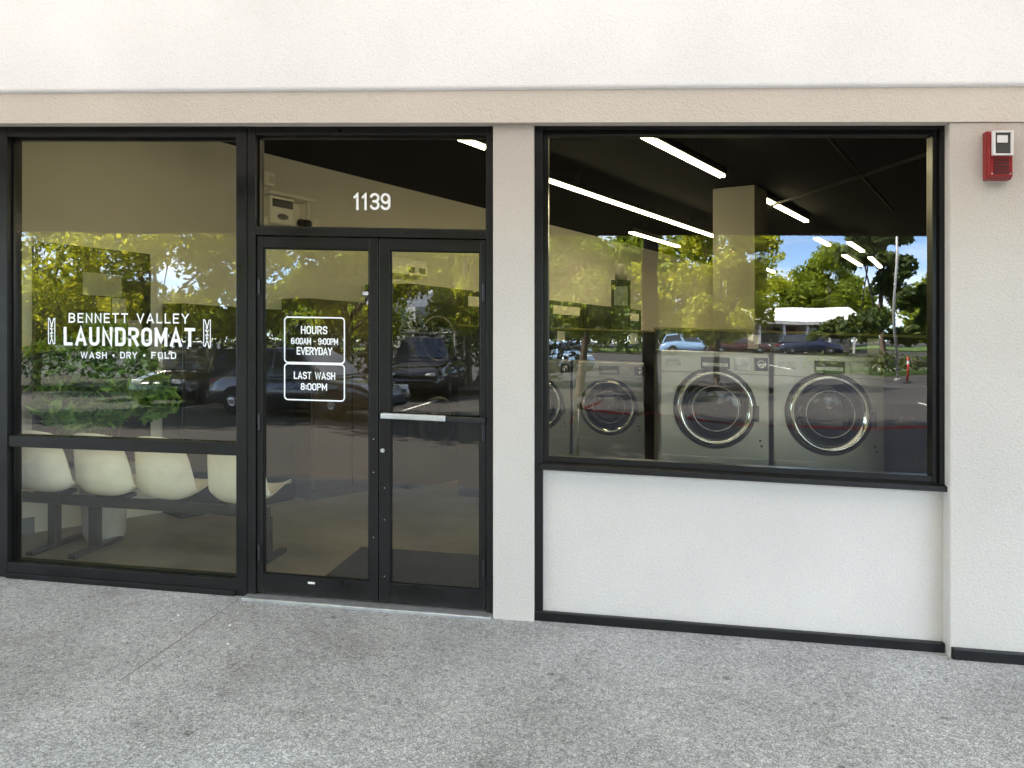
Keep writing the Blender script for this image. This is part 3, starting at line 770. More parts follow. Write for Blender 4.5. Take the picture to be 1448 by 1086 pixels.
def tree(loc, h, base, rad, leafm, label, seed, n=12000, size=.105, cone=False, group='trees beyond the parking lot', clump=.9, name='broadleaf_tree'):
    g = random.Random(seed)
    t = thing(name, label, 'tree', (loc[0], loc[1], ground(*loc)), 0, group)
    cs = []; rs = []
    m = 60 if not cone else 60
    while len(cs) < m:
        q = g.random()
        z = base + (h-base)*q
        prof = (math.sin(math.pi*min(1,(q*.86+.14)))**.6) if not cone else (1.02-q)**.8
        a = g.random()*2*math.pi; r_ = rad*prof*math.sqrt(g.random())*1.0
        cs.append((r_*math.cos(a)+.25*rad*math.sin(z*1.3+seed), r_*math.sin(a), z)); rs.append(clump*rad*(.16+.2*g.random())*(1 if not cone else .8))
    tot = sum(r_**2 for r_ in rs)
    leaf_cloud(cs, rs, [max(20,int(n*r_**2/tot)) for r_ in rs], size, seed).build('crown', leafm, t)
    tm = MB(); top = base + (h-base)*(.45 if not cone else .9)
    x1, y1 = g.uniform(-.3,.3), g.uniform(-.3,.3)
    tm.tube([(0,0,-.2),(0,0,.15),(x1*.3,y1*.3,base*.6),(x1,y1,base+.3),(x1*1.4,y1*1.4,top)], [.05*h*.5,.036*h*.5,.028*h*.5,.022*h*.5,.005*h], 10)
    for k in range(9):
        c = cs[k*3]; s_ = (x1*.9, y1*.9, base*(.75+.05*k) if not cone else base+(h-base)*k/9.)
        mid = ((c[0]+s_[0])/2, (c[1]+s_[1])/2, (c[2]+s_[2])/2+.25)
        tm.tube([s_, mid, c], [.0105*h*.6, .007*h*.6, .002*h], 6)
    tm.build('trunk', M['bark'], t, smooth=True)
    return t
Y, MID, DK = M['leaf_yellow'], M['leaf_mid'], M['leaf_dark']
tree((-14.6,-18.5), 8.2, 2.3, 3.2, Y, 'tall yellow green tree at the far left, reflected above the plant', 1, 17000)
tree((-19.5,-19.5), 8.4, 2.0, 3.2, Y, 'yellow green tree at the far left edge of the shop window reflection', 21, 14000)
tree((-10.6,-17.6), 7.6, 2.2, 2.6, Y, 'yellow green tree reflected just left of the window mullion', 2, 14000)
tree((-9.2,-21.5), 7.6, 2.2, 2.5, Y, 'yellow green tree reflected in the left door leaf', 3, 14000)
tree((-5.0,-22.5), 7.8, 2.3, 2.3, Y, 'bright tree reflected in the right door leaf', 4, 14000)
tree((-.9,-18.8), 7.4, 2.2, 1.9, MID, 'darker green tree reflected left of the canopy post in the display window', 5, 8000)
tree((3.7,-22.5), 6.9, 1.9, 2.2, Y, 'bright yellow green tree reflected behind the square column', 6, 15000)
tree((13.6,-76), 12.5, 3.0, 4.3, Y, 'round green tree reflected behind the left end of the white roof', 7, 7000, .2)
tree((22.5,-79), 10.5, 3.0, 3.8, MID, 'smaller round tree reflected behind the right end of the white roof', 8, 7000, .2)
tree((14.9,-40), 11.0, 1.6, 3.0, DK, 'tall dark conifer reflected right of the white roofed building', 9, 14000, .17, True, name='conifer_tree')
tree((18.6,-36), 6.0, 1.6, 2.2, MID, 'light green tree reflected at the right edge of the display window', 10, 8000, .17)
for x_, y_, sd, lb in ((-13.8,-10.6,31,'high crowned tree added to shade the lot, out of view at the far left of the walk'),(-7.2,-10,32,'high crowned tree added to shade the lot, trunk hidden behind the window mullion'),
                       (-1.75,-9.2,33,'high crowned tree added to shade the lot, trunk hidden behind the beige pillar'),(6.2,-9.6,34,'high crowned tree added to shade the lot, out of view beyond the right edge of the display window')):
    tree((x_,y_), 9.5, 4.7, 3.9, MID, lb, sd, 9000, .17, group='unseen trees added to shade the lot', clump=1.05)  # trees put in for the shadows they throw on the near lot
far = tree((-34,-78), 8.5, 1.2, 4.2, MID, 'far green tree on the horizon, first from the left', 11, 5200, .34, group='trees along the far verge', clump=1.1)
kinds = ['far round tree behind the left tree group','far tree showing left of the pale building','far tree right of the pale building','far tree behind the door reflections','far tree between the doors and the post','far tree behind the dark post','far tree left of the white roof','far tree over the white roof left end','far tree over the white roof middle','far tree over the white roof right end','far tree behind the dark conifer','far tree at the right window edge','far tree beyond the right window edge']
for i, lb in enumerate(kinds):
    dup(far, (-27+6.1*i, -80-3*((i*7)%5), ground(0,-80)), lb, rz=i*1.7, scale=(1.45+.1*((i*5)%4)) if i < 6 else .72+.06*((i*5)%6))

# hedge along the far side of the lot
hd = thing('hedge', 'long clipped dark green hedge beyond the parked cars', 'hedge', (0,0,0))
cs = [(9+.45*k, -30.9, ground(9+.45*k,-30.9)+.55) for k in range(50)]
leaf_cloud(cs, [.55]*50, [110]*50, .09, 44).build('foliage', DK, hd)
for x0, lb in ((-62,'tall dense hedge along the far left edge of the lot'),(-20,'tall dense hedge behind the cars in the middle of the lot')):
    h3 = thing('hedge', lb, 'hedge', (0,0,0))
    cs = [(x0+.9*k, -63+1.2*math.sin(k*1.9), ground(x0+.9*k,-63)+.8+1.1*(k%3)) for k in range(46 if x0 < -40 else 30)]
    leaf_cloud(cs, [1.5]*len(cs), [150]*len(cs), .22, 50+int(x0)+100).build('foliage', MID if x0 < -40 else DK, h3)

h4 = thing('hedge', 'shoulder high hedge added behind the cars to darken the shop window reflection', 'hedge', (0,0,0))  # hedge added to darken the reflection; its leaf colour stands in for shadow
cs = [(-36+.62*k, -24.6+.4*math.sin(k*2.3), ground(-36+.62*k,-24.6)+.5+.75*(k%3)) for k in range(56)]
leaf_cloud(cs, [.95]*len(cs), [190]*len(cs), .12, 61).build('foliage', leafmat('shadow_toned_leaves', (.010,.018,.007), (.018,.032,.010), (.035,.055,.016), .15), h4)

# potted plant by the bench
pt = thing('potted_plant', 'bushy dark green plant in a pale round pot behind the shell chairs', 'plant', (-3.95, 1.02, 0), follow=True)
g = random.Random(3)
cs = []; rs = []
for k in range(44):
    a = g.random()*6.28; r_ = .40*math.sqrt(g.random()); cs.append((r_*math.cos(a)*1.12-.04, r_*math.sin(a)*.6, .94+.62*g.random())); rs.append(.14+.09*g.random())
leaf_cloud(cs, rs, [210]*44, .056, 12, aspect=.42).build('foliage', M['leaf_plant'], pt)
sm = MB()
for k in range(14): sm.tube([(0.03*math.cos(k),.03*math.sin(k),.5),(cs[k][0]*.5,cs[k][1]*.5,.8),cs[k]], [.010,.007,.003], 6)
sm.build('stem', M['bark'], pt, smooth=True)
MB().lathe([(.13,0),(.15,.04),(.18,.5),(.19,.60),(.17,.60),(.16,.54),(.01,.53)], (0,0,0), 'z', 28, True).build('pot', M['pot'], pt, smooth=True)

# ------------------------------------------------------------------ things along the party wall
nb = thing('notice_board', 'tall black notice board with flyers on the party wall above the plant', 'notice board', (*wl(.40,.03), 0), follow=True)
def rel(mb, o): return mb.move(-o.location.x, -o.location.y, -o.location.z)
rel(wallbox(MB(), -.045, .85, .0, .045, .55, 2.29), nb).build('board', M['dark_panel'], nb, bevel=.004)
f = MB(); wallbox(f, -.06,.865,.0,.06,2.29,2.33); wallbox(f,-.06,.865,.0,.06,.50,.55); wallbox(f,-.065,-.045,.0,.06,.55,2.29); wallbox(f,.85,.87,.0,.06,.55,2.29)
rel(f, nb).build('frame', M['black_steel'], nb)
for (a0,a1,z0,z1,mm_) in [(.30,.62,1.93,2.12,'paper'),(.42,.53,1.80,1.92,'paper_yellow'),(.54,.66,1.79,1.92,'paper'),(.30,.50,1.35,1.78,'paper_green'),(.56,.80,1.45,1.74,'paper')]:
    rel(wallbox(MB(), a0,a1,.046,.048,z0,z1), nb).build('flyer', M[mm_], nb)
def cabinet(name, label, cat, a0, a1, o1, z1, m, group=None):
    t = thing(name, label, cat, (*wl((a0+a1)/2,o1/2), 0), follow=True, group=group)
    rel(wallbox(MB(), a0,a1,.01,o1,0,z1), t).build('body', M[m], t, bevel=.008)
    return t
t = cabinet('storage_cabinet', 'dark storage cabinet against the wall right of the notice board', 'cabinet', 1.0, 2.2, .35, 1.90, 'dark_panel')
for a in (1.02, 1.61): rel(wallbox(MB(), a,a+.57,.35,.37,.1,1.86), t).build('door', M['dark_plastic'], t, bevel=.004)
t = cabinet('storage_cabinet', 'brown laminate cabinet against the wall seen through the left door leaf', 'cabinet', 2.28, 3.3, .5, 2.03, 'brown_panel')
for a in (2.30, 2.80): rel(wallbox(MB(), a,a+.48,.5,.52,.1,1.99), t).build('door', M['brown_panel'], t, bevel=.004)
lbls = ['nearest','second','third','fourth','fifth','sixth']
for i in range(6):
    a0 = 3.42 + .9*i
    t = cabinet('tumble_dryer', lbls[i] + ' dark double stack dryer along the diagonal wall', 'dryer', a0, a0+.88, .72, 2.27, 'dark_panel', 'stack dryers along the party wall')
    for zc_ in (.72, 1.66):
        d = MB().lathe([(.30,0),(.30,.03),(.25,.045),(.23,.03),(.01,.03)], (0,0,0), 'y', 28)
        # face the disc along the wall normal
        d.v = [(*(Vector(wl(a0+.44, .72)) + WN*p[1] - WD*p[0]), p[2]+zc_) for p in d.v]
        rel(d, t).build('drum_door', M['dark_plastic'], t, smooth=True)
        d = MB().lathe([(.225,.032),(.12,.045),(.005,.048)], (0,0,0), 'y', 28)
        d.v = [(*(Vector(wl(a0+.44, .72)) + WN*p[1] - WD*p[0]), p[2]+zc_) for p in d.v]
        rel(d, t).build('door_glass', M['door_glass'], t, smooth=True)
    rel(wallbox(MB(), a0+.1,a0+.78,.72,.728,2.08,2.2), t).build('control_panel', M['pale_label'] if i % 2 else M['dark_plastic'], t)

# alarm device and intercom on the wall seen through the transom
px, py, pz = -3.386, 2.844, 3.125
sbx = thing('thermostat_box', 'small pale square box on the wall above the emergency light', 'thermostat', (*wl(2.09,.0), 0), follow=True)
rel(wallbox(MB(), 1.98,2.15,.0,.09,3.16,3.30), sbx).build('body', M['white_plastic'], sbx, bevel=.01)
rel(wallbox(MB(), 2.08,2.135,.09,.095,3.19,3.26), sbx).build('display', M['pale_label'], sbx)
em = thing('emergency_light', 'pale emergency light with two lamp heads high on the wall behind the transom', 'emergency light', (*wl(2.2,.0), 0), follow=True)
rel(wallbox(MB(), 1.86,2.50,.0,.02,2.72,3.06), em).build('mount_plate', M['white_plastic'], em, bevel=.005)
rel(wallbox(MB(), 1.98,2.28,.02,.24,2.76,3.04), em).build('body', M['white_plastic'], em, bevel=.02)
rel(wallbox(MB(), 2.01,2.25,.24,.246,2.93,3.01), em).build('display', M['dark_plastic'], em)
oval = MB(); c_ = Vector(wl(2.13,.242))
oval.add([(*(c_ + WD*(.065*math.cos(k*math.pi/8))), 2.84+.03*math.sin(k*math.pi/8)) for k in range(16)] + [(*(c_ + WN*.006 + WD*(.065*math.cos(k*math.pi/8))), 2.84+.03*math.sin(k*math.pi/8)) for k in range(16)],
         [tuple(range(16,32)), tuple(range(15,-1,-1))] + [(k,(k+1)%16,16+(k+1)%16,16+k) for k in range(16)])
rel(oval, em).build('badge', M['dark_plastic'], em)
rel(wallbox(MB(), 1.94,2.50,.0,.29,3.045,3.075), em).build('cover', M['white_plastic'], em, bevel=.006)
p = wl(2.47,.20); rel(MB().tube([(*p, 2.84),(*p, 3.05)], .022, 12), em).build('bracket', M['white_plastic'], em, smooth=True)
for (a, z_) in ((1.88,2.79),(2.49,2.84)):
    p = wl(a,.14); q = wl(a+.03,.27)
    rel(MB().tube([(*p, z_),(*q, z_-.03)], [.042,.064], 16), em).build('lamp_head', M['white_plastic'], em, smooth=True)
p = wl(2.36,.20); q = wl(2.40,.31)
rel(MB().tube([(*p, 2.82),(*q, 2.79)], [.040,.050], 16), em).build('lamp_head', M['dark_plastic'], em, smooth=True)
# second small device seen at the top of the left door glass
sp = thing('wall_speaker', 'pale wall speaker with dark grille at the top of the left door glass', 'speaker', (*wl(3.85,.0), 0), follow=True)
rel(wallbox(MB(), 3.6,4.3,.0,.16,2.43,2.62), sp).build('body', M['white_plastic'], sp, bevel=.01)
for a in (3.98, 4.16): rel(wallbox(MB(), a,a+.1,.16,.165,2.46,2.53), sp).build('grille', M['dark_plastic'], sp)

# ------------------------------------------------------------------ washers
def washer(x0, x1, y, top, cz, r, label, seam):
    W = x1-x0; cx = W*.5 + (.0)
    t = thing('washing_machine', label, 'washing machine', (x0, y, 0), 0, 'stainless front loading washers facing the display window', True)
    MB().box(0, W, 0, .75, .10, top).build('body', M['steel'], t, bevel=.008)
    MB().box(.03, W-.03, .03, .72, 0, .10).build('plinth', M['dark_plastic'], t)
    MB().box(.012, W-.012, -.006, 0, .14, seam).build('lower_panel', M['steel'], t, bevel=.003)
    MB().box(.004, W-.004, -.010, 0, top-.145, top-.004).build('control_panel', M['steel'], t, bevel=.004)
    k = r/.257
    ring = MB().lathe([(r,-.004),(r*1.0,-.030),(r*.965,-.048),(r*.90,-.055),(r*.86,-.048),(r*.80,-.036),(r*.775,-.026),(r*.775,-.004)], (cx,0,cz), 'y', 64).build('door_ring', M['chrome'], t, smooth=True)
    MB().lathe([(r*1.06,-.001),(r*1.06,-.012),(r*1.0,-.014)], (cx,0,cz), 'y', 64).build('gasket', M['rubber'], t, smooth=True)
    MB().lathe([(r*.782,-.020),(r*.74,-.034),(r*.60,-.048),(r*.4,-.058),(r*.2,-.063),(.004,-.065)], (cx,-.002,cz), 'y', 56).build('door_glass', M['door_glass'], ring, smooth=True)
    MB().lathe([(r*.60,-.046),(r*.585,-.053),(r*.57,-.049)], (cx,-.002,cz), 'y', 48).build('drum_rim', M['drum'], ring, smooth=True)
    MB().box(cx+r*.99, cx+r*1.10, -.06, -.012, cz-.075*k, cz+.03*k).build('door_handle', M['black_steel'], t, bevel=.008)
    MB().box(cx-.09*k, cx+.10*k, -.018, -.010, top-.115, top-.035).build('badge_plate', M['dark_plastic'], t, bevel=.003)
    MB().box(cx-.08*k, cx+.085*k, -.0195, -.018, top-.098, top-.075).build('badge_strip', M['drum'], t)
    MB().box(cx+.13*k, cx+.225*k, -.016, -.010, top-.118, top-.035).build('keypad', M['drum'], t, bevel=.003)
    MB().box(W-.098*k, W-.012, -.022, -.010, top-.118, top-.030).build('coin_box', M['dark_plastic'], t, bevel=.004)
    MB().lathe([(.030*k,-.022),(.030*k,-.034),(.018*k,-.036),(.016*k,-.026),(.003,-.026)], (W-.055*k,0,top-.073), 'y', 24).build('coin_dial', M['chrome'], t, smooth=True)
    MB().box(.03, .14, -.014, -.010, top-.10, top-.045).build('soap_lid', M['drum'], t, bevel=.002)
    for (xx, zz) in ((W-.06, seam+.12), (W-.05, seam+.085)):
        MB().lathe([(.008,-.001),(.008,-.006)], (xx,0,zz), 'y', 12, True).build('panel_lock', M['black_steel'], t)
    return t
washer(.345, 1.058, .70, 1.64, 1.262, .257, 'large stainless washer in the middle of the display window, left of the last one', .935)
washer(1.084, 1.786, .70, 1.64, 1.257, .262, 'large stainless washer at the right of the display window, its badge plate clear', .935)
washer(-.337, .327, 2.6, 1.505, 1.09, .25, 'smaller stainless washer set farther back, left of the dark post', .80)
washer(-1.02, -.355, 2.6, 1.505, 1.09, .25, 'stainless washer half cut off by the left edge of the display window', .80)
def partition(x0, x1, y, top, label, spots):
    t = thing('equipment_partition', label, 'partition', ((x0+x1)/2, y, 0), follow=True); hx = (x1-x0)/2
    MB().box(-hx, hx, .02, .12, 0, top-.02).build('panel', M['dark_panel'], t)
    MB().box(-hx-.01, hx+.01, .0, .14, top-.02, top).build('cap', M['yellow_trim'], t, bevel=.004)
    for s in spots:
        s -= (x0+x1)/2
        MB().box(s-.04, s+.04, .012, .02, top-.145, top-.035).build('sticker', M['pale_label'], t, bevel=.002)
    MB().box(-hx, hx, .0, .02, top-.17, top-.155).build('pipe_rail', M['dark_plastic'], t)
    return t
partition(.36, 8.9, 1.5, 1.815, 'long low black partition with a yellowed cap behind the two large washers', [1.10, 1.98, 3.1])
partition(-1.6, 1.1, 3.45, 1.83, 'low black partition with stickers behind the smaller washers', [-.50, .25])
# detergent vending box standing on the partition behind the small washers
dv = thing('detergent_dispenser', 'dark narrow detergent dispenser on the partition beside the dark post', 'dispenser', (.0, 3.52, 1.83), follow=True)
MB().box(.02, .22, -.05, .05, 0, .52).build('body', M['dark_plastic'], dv, bevel=.01)
MB().lathe([(.06,0),(.06,.10),(.03,.16),(.003,.17)], (.12,0,.52), 'z', 16, True).build('bottle_top', M['pot'], dv, smooth=True)
MB().box(.05, .19, -.056, -.05, .25, .45).build('display', M['drum'], dv)
# dark change machine right of the washers
cmn = thing('change_machine', 'dark blue change machine right of the last washer', 'change machine', (1.84, 1.0, 0), follow=True)
blue = plain('navy_enamel', (.010,.013,.022), .35)
MB().box(0, .75, 0, .45, 0, 1.45).build('body', blue, cmn, bevel=.012)
MB().box(.08, .67, -.012, 0, .8, 1.32).build('door', blue, cmn, bevel=.006)
MB().box(.22, .46, -.03, -.012, .86, 1.0).build('coin_cup', M['black_steel'], cmn, bevel=.02)
MB().box(.14, .24, -.018, -.012, 1.18, 1.24).build('bill_slot', M['drum'], cmn)

# ------------------------------------------------------------------ cars
def car(loc, rz, paint, label, L=4.6, W=1.82, H=1.45, kind='sedan', name='parked_car'):
    t = thing(name, label, 'car', (loc[0], loc[1], ground(*loc)), rz, 'cars parked in the lot')
    hw = W/2
    belt = .92 if H < 1.6 else 1.05
    nose = [(-.5,.38,.62,.86),(-.485,.26,.80,.93),(-.40,.20,belt-.01,1.),(-.2,.18,belt,1.),(.0,.18,belt,1.),(.18,.18,belt,1.),(.24,.18,belt-.02,1.),(.40,.20,belt-.14,.98),(.475,.24,belt-.22,.92),(.5,.36,.60,.84)]
    rings = []
    for fx, zl, zt_, k in nose:
        h_ = hw*k; x = fx*L
        half = [(h_*.86,zl),(h_*.98,zl+.10),(h_,(zl+zt_)/2),(h_*.965,zt_-.10),(h_*.90,zt_-.02),(h_*.45,zt_+.015)]
        rings.append([(x, y_, z_) for y_, z_ in half] + [(x, -y_, z_) for y_, z_ in half[::-1]])
    rings = [r_[::-1] for r_ in rings]
    MB().loft(rings).build('body', paint, t, smooth=True)
    if kind == 'sedan': b0, b1, t0, t1 = -.36, .24, -.20, .06
    elif kind == 'suv': b0, b1, t0, t1 = -.47, .24, -.42, .08
    else: b0, b1, t0, t1 = -.06, .22, -.02, .10          # pickup
    wb, wt = hw*.90, hw*.70
    c = MB().hexa([(b0*L,-wb,belt-.02),(b1*L,-wb,belt-.03),(b1*L,wb,belt-.03),(b0*L,wb,belt-.02),(t0*L,-wt,H),(t1*L,-wt,H),(t1*L,wt,H),(t0*L,wt,H)])
    cab = c.build('roof', paint, t, bevel=.05, seg=3)
    def gp(pts, name='window'): MB().hexa(pts).build(name, M['win_dark'], t)
    for s in (-1, 1):
        def sp_(fx, z_, o): q = (z_-belt)/(H-belt); return (fx, s*(wb+(wt-wb)*q+o), z_)
        z0, z1 = belt+.05, H-.10; e = .004
        for (fa, fb) in ((.0,.46),(.52,1.)):
            xa0 = (b0+.03)*L+(b1-b0-.08)*L*fa; xb0 = (b0+.03)*L+(b1-b0-.08)*L*fb
            xa1 = (t0+.01)*L+(t1-t0-.02)*L*fa; xb1 = (t0+.01)*L+(t1-t0-.02)*L*fb
            P_ = [sp_(xa0,z0,-.02),sp_(xb0,z0,-.02),sp_(xb0,z0,e),sp_(xa0,z0,e),sp_(xa1,z1,-.02),sp_(xb1,z1,-.02),sp_(xb1,z1,e),sp_(xa1,z1,e)]
            gp(P_)
    for (bx_, tx_, s, nm) in ((b1,t1,1,'windscreen'),(b0,t0,-1,'rear_window')):
        def fp(q, yy, o): return (bx_*L+(tx_-bx_)*L*q + s*o, yy*(wb+(wt-wb)*q), belt+(H-belt)*q)
        gp([fp(.1,-.86,-.02),fp(.1,.86,-.02),fp(.1,.86,.006),fp(.1,-.86,.006),fp(.88,-.84,-.02),fp(.88,.84,-.02),fp(.88,.84,.006),fp(.88,-.84,.006)], nm)
    for fx in (-.30, .31):
        for s in (-1, 1):
            w_ = MB().lathe([(.20,-.11),(.31,-.11),(.335,-.08),(.335,.08),(.31,.11),(.20,.11)], (fx*L, s*(hw-.09), .335), 'y', 28, True).build('wheel', M['tyre'], t, smooth=True)
            MB().lathe([(.20,s*.112),(.19,s*.10),(.06,s*.118),(.004,s*.12)], (fx*L, s*(hw-.09), .335), 'y', 20).build('rim', M['rim'], w_, smooth=True)
    for s in (-1, 1):
        MB().box(L*.455, L*.492, s*hw*.62-.16, s*hw*.62+.16, .62, .74).build('headlight', M['lamp_clear'], t, bevel=.03)
        MB().box(-L*.497, -L*.475, s*hw*.68-.13, s*hw*.68+.13, .68, .84).build('tail_light', M['lamp_red'], t, bevel=.02)
        MB().box(b1*L-.18, b1*L-.02, s*(hw+.06)-.07, s*(hw+.06)+.07, belt+.02, belt+.16).build('mirror', paint, t, bevel=.03)
    MB().box(L*.485, L*.508, -hw*.5, hw*.5, .34, .50).build('grille', M['dark_plastic'], t, bevel=.01)
    if kind == 'pickup':
        MB().box(-.48*L, -.07*L, -hw*.86, hw*.86, belt-.02, belt+.03).build('bed_cover', M['dark_plastic'], t, bevel=.01)
        rk = MB()
        for xx in (-.46, -.10):
            for s in (-1, 1): rk.tube([(xx*L, s*hw*.8, belt), (xx*L, s*hw*.8, H+.15)], .025, 8)
            rk.tube([(xx*L, -hw*.8, H+.15), (xx*L, hw*.8, H+.15)], .025, 8)
        for s in (-1, 1): rk.tube([(-.5*L, s*hw*.8, H+.17), (.1*L, s*hw*.8, H+.17)], .025, 8)
        rk.build('ladder_rack', M['galv'], t)
    return t
def paint(n, c): return plain(n, c, .25, .2, coat=.8)
navy, blackp, whitep, bluep, silver, redp, greyp = (paint('navy_paint',(.012,.02,.055)), paint('black_paint_car',(.01,.01,.012)), paint('white_paint_car',(.75,.75,.74)),
    paint('light_blue_paint',(.30,.47,.66)), paint('silver_paint',(.48,.50,.52)), paint('dark_red_paint',(.07,.008,.009)), paint('graphite_paint',(.035,.04,.048)))
car((14.9,-55.8), 0.06, navy, 'dark navy wagon parked in front of the white roofed building', 4.7, 1.8, 1.62, 'suv')
car((9.9,-56), 0.0, redp, 'dark red car left of the navy wagon', 4.4, 1.8, 1.45)
car((6.3,-57.5), .1, bluep, 'light blue car reflected just right of the dark post', 4.4, 1.8, 1.5, 'suv')
car((-11.5,-15.9), R(90), blackp, 'black car parked nose out, reflected beside the potted plant', 4.5, 1.82, 1.5, 'suv')
car((-21.5,-34), .1, whitep, 'white car far across the lot, reflected above the black car', 4.5, 1.8, 1.45)
car((-7.0,-12.6), .35, greyp, 'graphite car nearest the canopy, reflected in the left door leaf', 4.8, 1.85, 1.5)
car((-5.8,-19.6), R(88), blackp, 'black pickup with a ladder rack reflected in the right door leaf', 5.2, 1.9, 1.85, 'pickup', 'parked_truck')
car((-2.2,-34), R(70), bluep, 'light blue hatchback reflected small at the left edge of the display window', 4.1, 1.75, 1.5, 'suv')
car((24.5,-37), 0, whitep, 'white car beyond the hedge at the right', 4.5, 1.8, 1.5, 'suv')

# ------------------------------------------------------------------ buildings across the lot
def low_building():
    gz = ground(14.5,-64)
    t = thing('roadside_building', 'low tan building with a white sloping roof and porch posts across the lot', 'building', (15.4,-60,gz), math.pi)
    W, D_ = 7.6, 8
    MB().box(-W/2, W/2, 0, D_, 0, 2.5).build('wall', M['wall_tan'], t)
    MB().hexa([(-W/2-.6,-2.0,2.45),(W/2+.6,-2.0,2.45),(W/2+.6,D_,2.45),(-W/2-.6,D_,2.45),(-W/2-.3,1.2,3.65),(W/2+.1,1.2,3.65),(W/2+.1,D_-2,3.65),(-W/2-.3,D_-2,3.65)]).build('roof', M['roof_white'], t)
    MB().box(-W/2-.62, W/2+.62, -2.02, -1.9, 2.22, 2.46).build('fascia', M['wall_pale'], t)
    for x in (-3.6,-1.8,0,1.8,3.6): MB().box(x-.08,x+.08,-1.85,-1.7,-.1,2.3).build('porch_post', M['wall_pale'], t)
    for x in (-2.8,-.9,2.4): MB().box(x-.7,x+.7,-.04,.0,.8,2.0).build('window', M['win_dark'], t)
    MB().box(.6,1.5,-.05,0,0,2.1).build('door', M['dark_red'], t)
low_building()
tb = thing('roadside_building', 'pale flat roofed building far behind the door reflections', 'building', (-20,-68,ground(-20,-68)), math.pi)
MB().box(-4,3,-2,6,-.3,5.2).build('wall', M['wall_pale'], tb); MB().box(-4.2,3.2,-2.2,6.2,5.2,5.5).build('roof', M['roof_white'], tb)
for x in (-2.6,-.4,1.8): MB().box(x-.6,x+.6,-2.04,-2,2.6,4.2).build('window', M['win_dark'], tb)

# lot furniture
lp = thing('lamp_post', 'thin galvanised parking lot lamp post in front of the conifer', 'lamp post', (11.45,-28,ground(11.45,-28)))
MB().tube([(0,0,0),(0,0,7.5)], [.055,.04], 12).build('pole', M['galv'], lp, smooth=True)
MB().lathe([(.13,0),(.13,.06),(.08,.08)], (0,0,0), 'z', 16, True).build('base', M['kerb'], lp)
MB().tube([(0,0,7.4),(0,1.1,7.6)], .035, 8).build('arm', M['galv'], lp); MB().box(-.15,.15,.8,1.5,7.52,7.66).build('lamp_head', M['dark_plastic'], lp, bevel=.02)
def delineator(x, y, label, z=None):
    t = thing('delineator_post', label, 'traffic post', (x, y, ground(x,y) if z is None else z), 0, 'red delineator posts holding the caution tape')
    MB().lathe([(.20,0),(.20,.04),(.09,.09)], (0,0,0), 'z', 20, True).build('base', M['rubber'], t)
    MB().tube([(0,0,.05),(0,0,1.0)], .045, 12).build('post', M['orange'], t, smooth=True)
    MB().lathe([(.047,.72),(.047,.84)], (0,0,0), 'z', 14).build('reflective_band', M['vinyl'], t)
    return t
ps = [(11.2,-26),(12.6,-26.4),(14.1,-26.2),(15.3,-25.5)]
ls_ = ['left red post of the far taped row','second red post of the far taped row','third red post of the far taped row','right red post of the far taped row']
for (x,y), lb in zip(ps, ls_): delineator(x, y, lb)
def tape(a, b, sag, label, tails=()):
    mb = MB()
    def run(a, b, sag, n=14):
        pts = []
        for k in range(n+1):
            q = k/n; pts.append((a[0]+(b[0]-a[0])*q, a[1]+(b[1]-a[1])*q, a[2]+(b[2]-a[2])*q - sag*4*q*(1-q)))
        mb.loft([[(x, y-.003, z-.013),(x, y-.003, z+.013),(x, y+.003, z+.013),(x, y+.003, z-.013)] for x,y,z in pts])
    run(a, b, sag)
    for p, q in tails: run(p, q, .02, 5)
    tag(mb.build('caution_tape', M['tape_red']), label, 'caution tape', 'red caution tape between the posts')
def tp(i): x,y = ps[i]; return (x, y, ground(x,y)+.92)
def stanchion(x, y, label):
    z = ground(x,y); t = thing('stanchion', label, 'barrier post', (x,y,z), 0, 'thin dark stanchions holding the near tape')
    MB().lathe([(.17,0),(.17,.015),(.05,.03)], (0,0,0), 'z', 20, True).build('base', M['black_steel'], t)
    MB().tube([(0,0,.02),(0,0,.95)], .018, 10).build('post', M['black_steel'], t, smooth=True)
    MB().lathe([(.026,.93),(.028,.99),(.003,1.0)], (0,0,0), 'z', 12, True).build('cap', M['black_steel'], t, smooth=True)
    return (x, y, z+.92)
s1 = stanchion(-.42, -5.9, 'thin dark stanchion reflected at the small washer'); s2 = stanchion(4.6, -5.9, 'thin dark stanchion at the right end of the near tape')
mid = (.57, -5.98, ground(.57,-6.1)+.90)
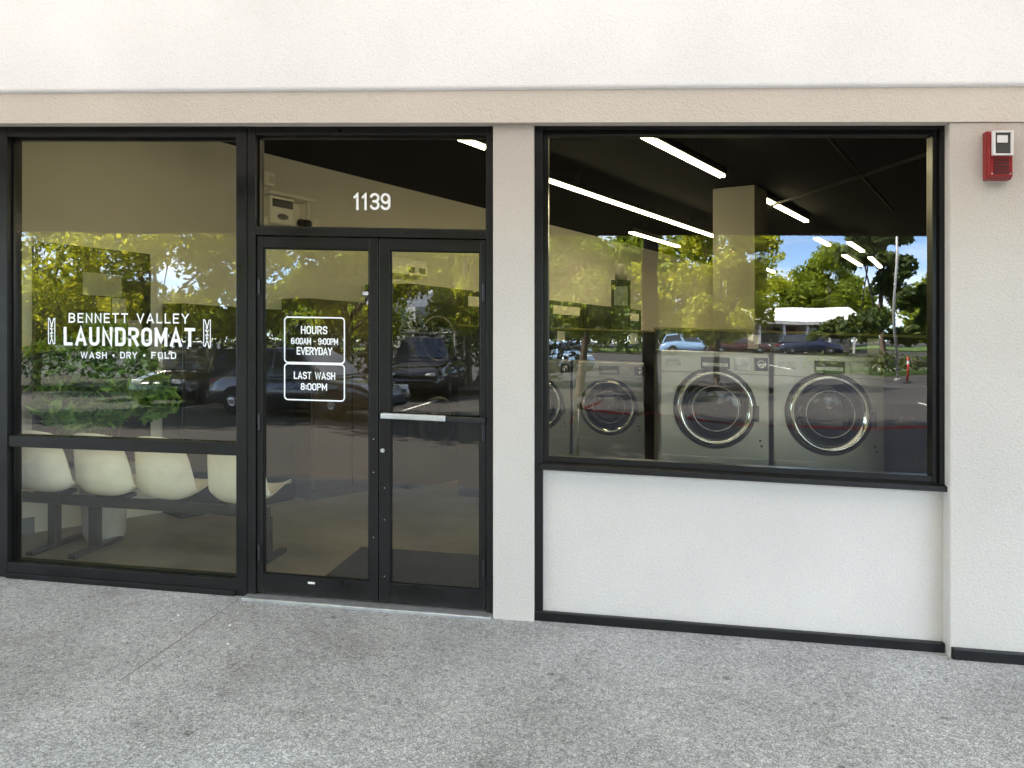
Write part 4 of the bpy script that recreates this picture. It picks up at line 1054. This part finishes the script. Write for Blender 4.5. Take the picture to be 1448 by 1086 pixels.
tape(s1, mid, .05, 'red caution tape from the thin stanchion to the steel post', [(s1, (s1[0]-.16,s1[1],s1[2]-.20)), ((s1[0]+.02,s1[1],s1[2]),(s1[0]+.05,s1[1]+.02,s1[2]+.12)), (s1,(s1[0]+.30,s1[1]+.05,s1[2]+.09))])
tape(mid, s2, .12, 'long red caution tape from the steel post across the large washer fronts', [((.90,-5.98,mid[2]-.10),(1.18,-5.95,mid[2]+.03))])
tape(tp(0), tp(1), .12, 'red caution tape at the left of the far row of posts'); tape(tp(1), tp(2), .1, 'red caution tape in the middle of the far row of posts'); tape(tp(2), tp(3), .1, 'red caution tape at the right of the far row of posts')

# small litter on the walk
g = random.Random(5)
for (u, v, lb) in [(325,885,'white paper scrap on the walk near the left door post'),(252,871,'thin white paper scrap on the walk below the shop window'),(322,911,'tiny white scrap on the walk left of the scored joint')]:
    t_ = (u-724)/FPX; c_, s_ = math.cos(YAW), math.sin(YAW); a_ = t_*c_-s_
    d_ = EYE/((v-490)/FPX - SLOPE*a_); x = a_*d_; y = (c_+t_*s_)*d_+CAMY
    k = g.random()*3
    sc_ = MB().hexa([(-.02,-.006,.001),(.018,-.009,.001),(.022,.006,.004),(-.016,.009,.003),(-.02,-.006,.0025),(.018,-.009,.003),(.022,.006,.006),(-.016,.009,.005)]).turn(k)
    sc_.v = [(a*.6, b*.6, c*.6) for a, b, c in sc_.v]
    o = tag(sc_.build('paper_scrap', M['vinyl'], loc=(x,y,.001)), lb, 'litter', 'paper scraps on the walk'); FOLLOW.append(o)

# ------------------------------------------------------------------ let the shopfront follow the fall of the street
done = set()
def follow(o, top):
    o.location.z -= SLOPE * o.location.x
    if o.type == 'MESH' and o.data.name not in done:
        done.add(o.data.name)
        n = len(o.data.vertices); a = np.empty(n*3, dtype=np.float32)
        o.data.vertices.foreach_get('co', a); a = a.reshape(-1,3); a[:,2] -= SLOPE*a[:,0]
        o.data.vertices.foreach_set('co', a.ravel()); o.data.update()
    for c in o.children: follow(c, False)
for o in FOLLOW: follow(o, True)
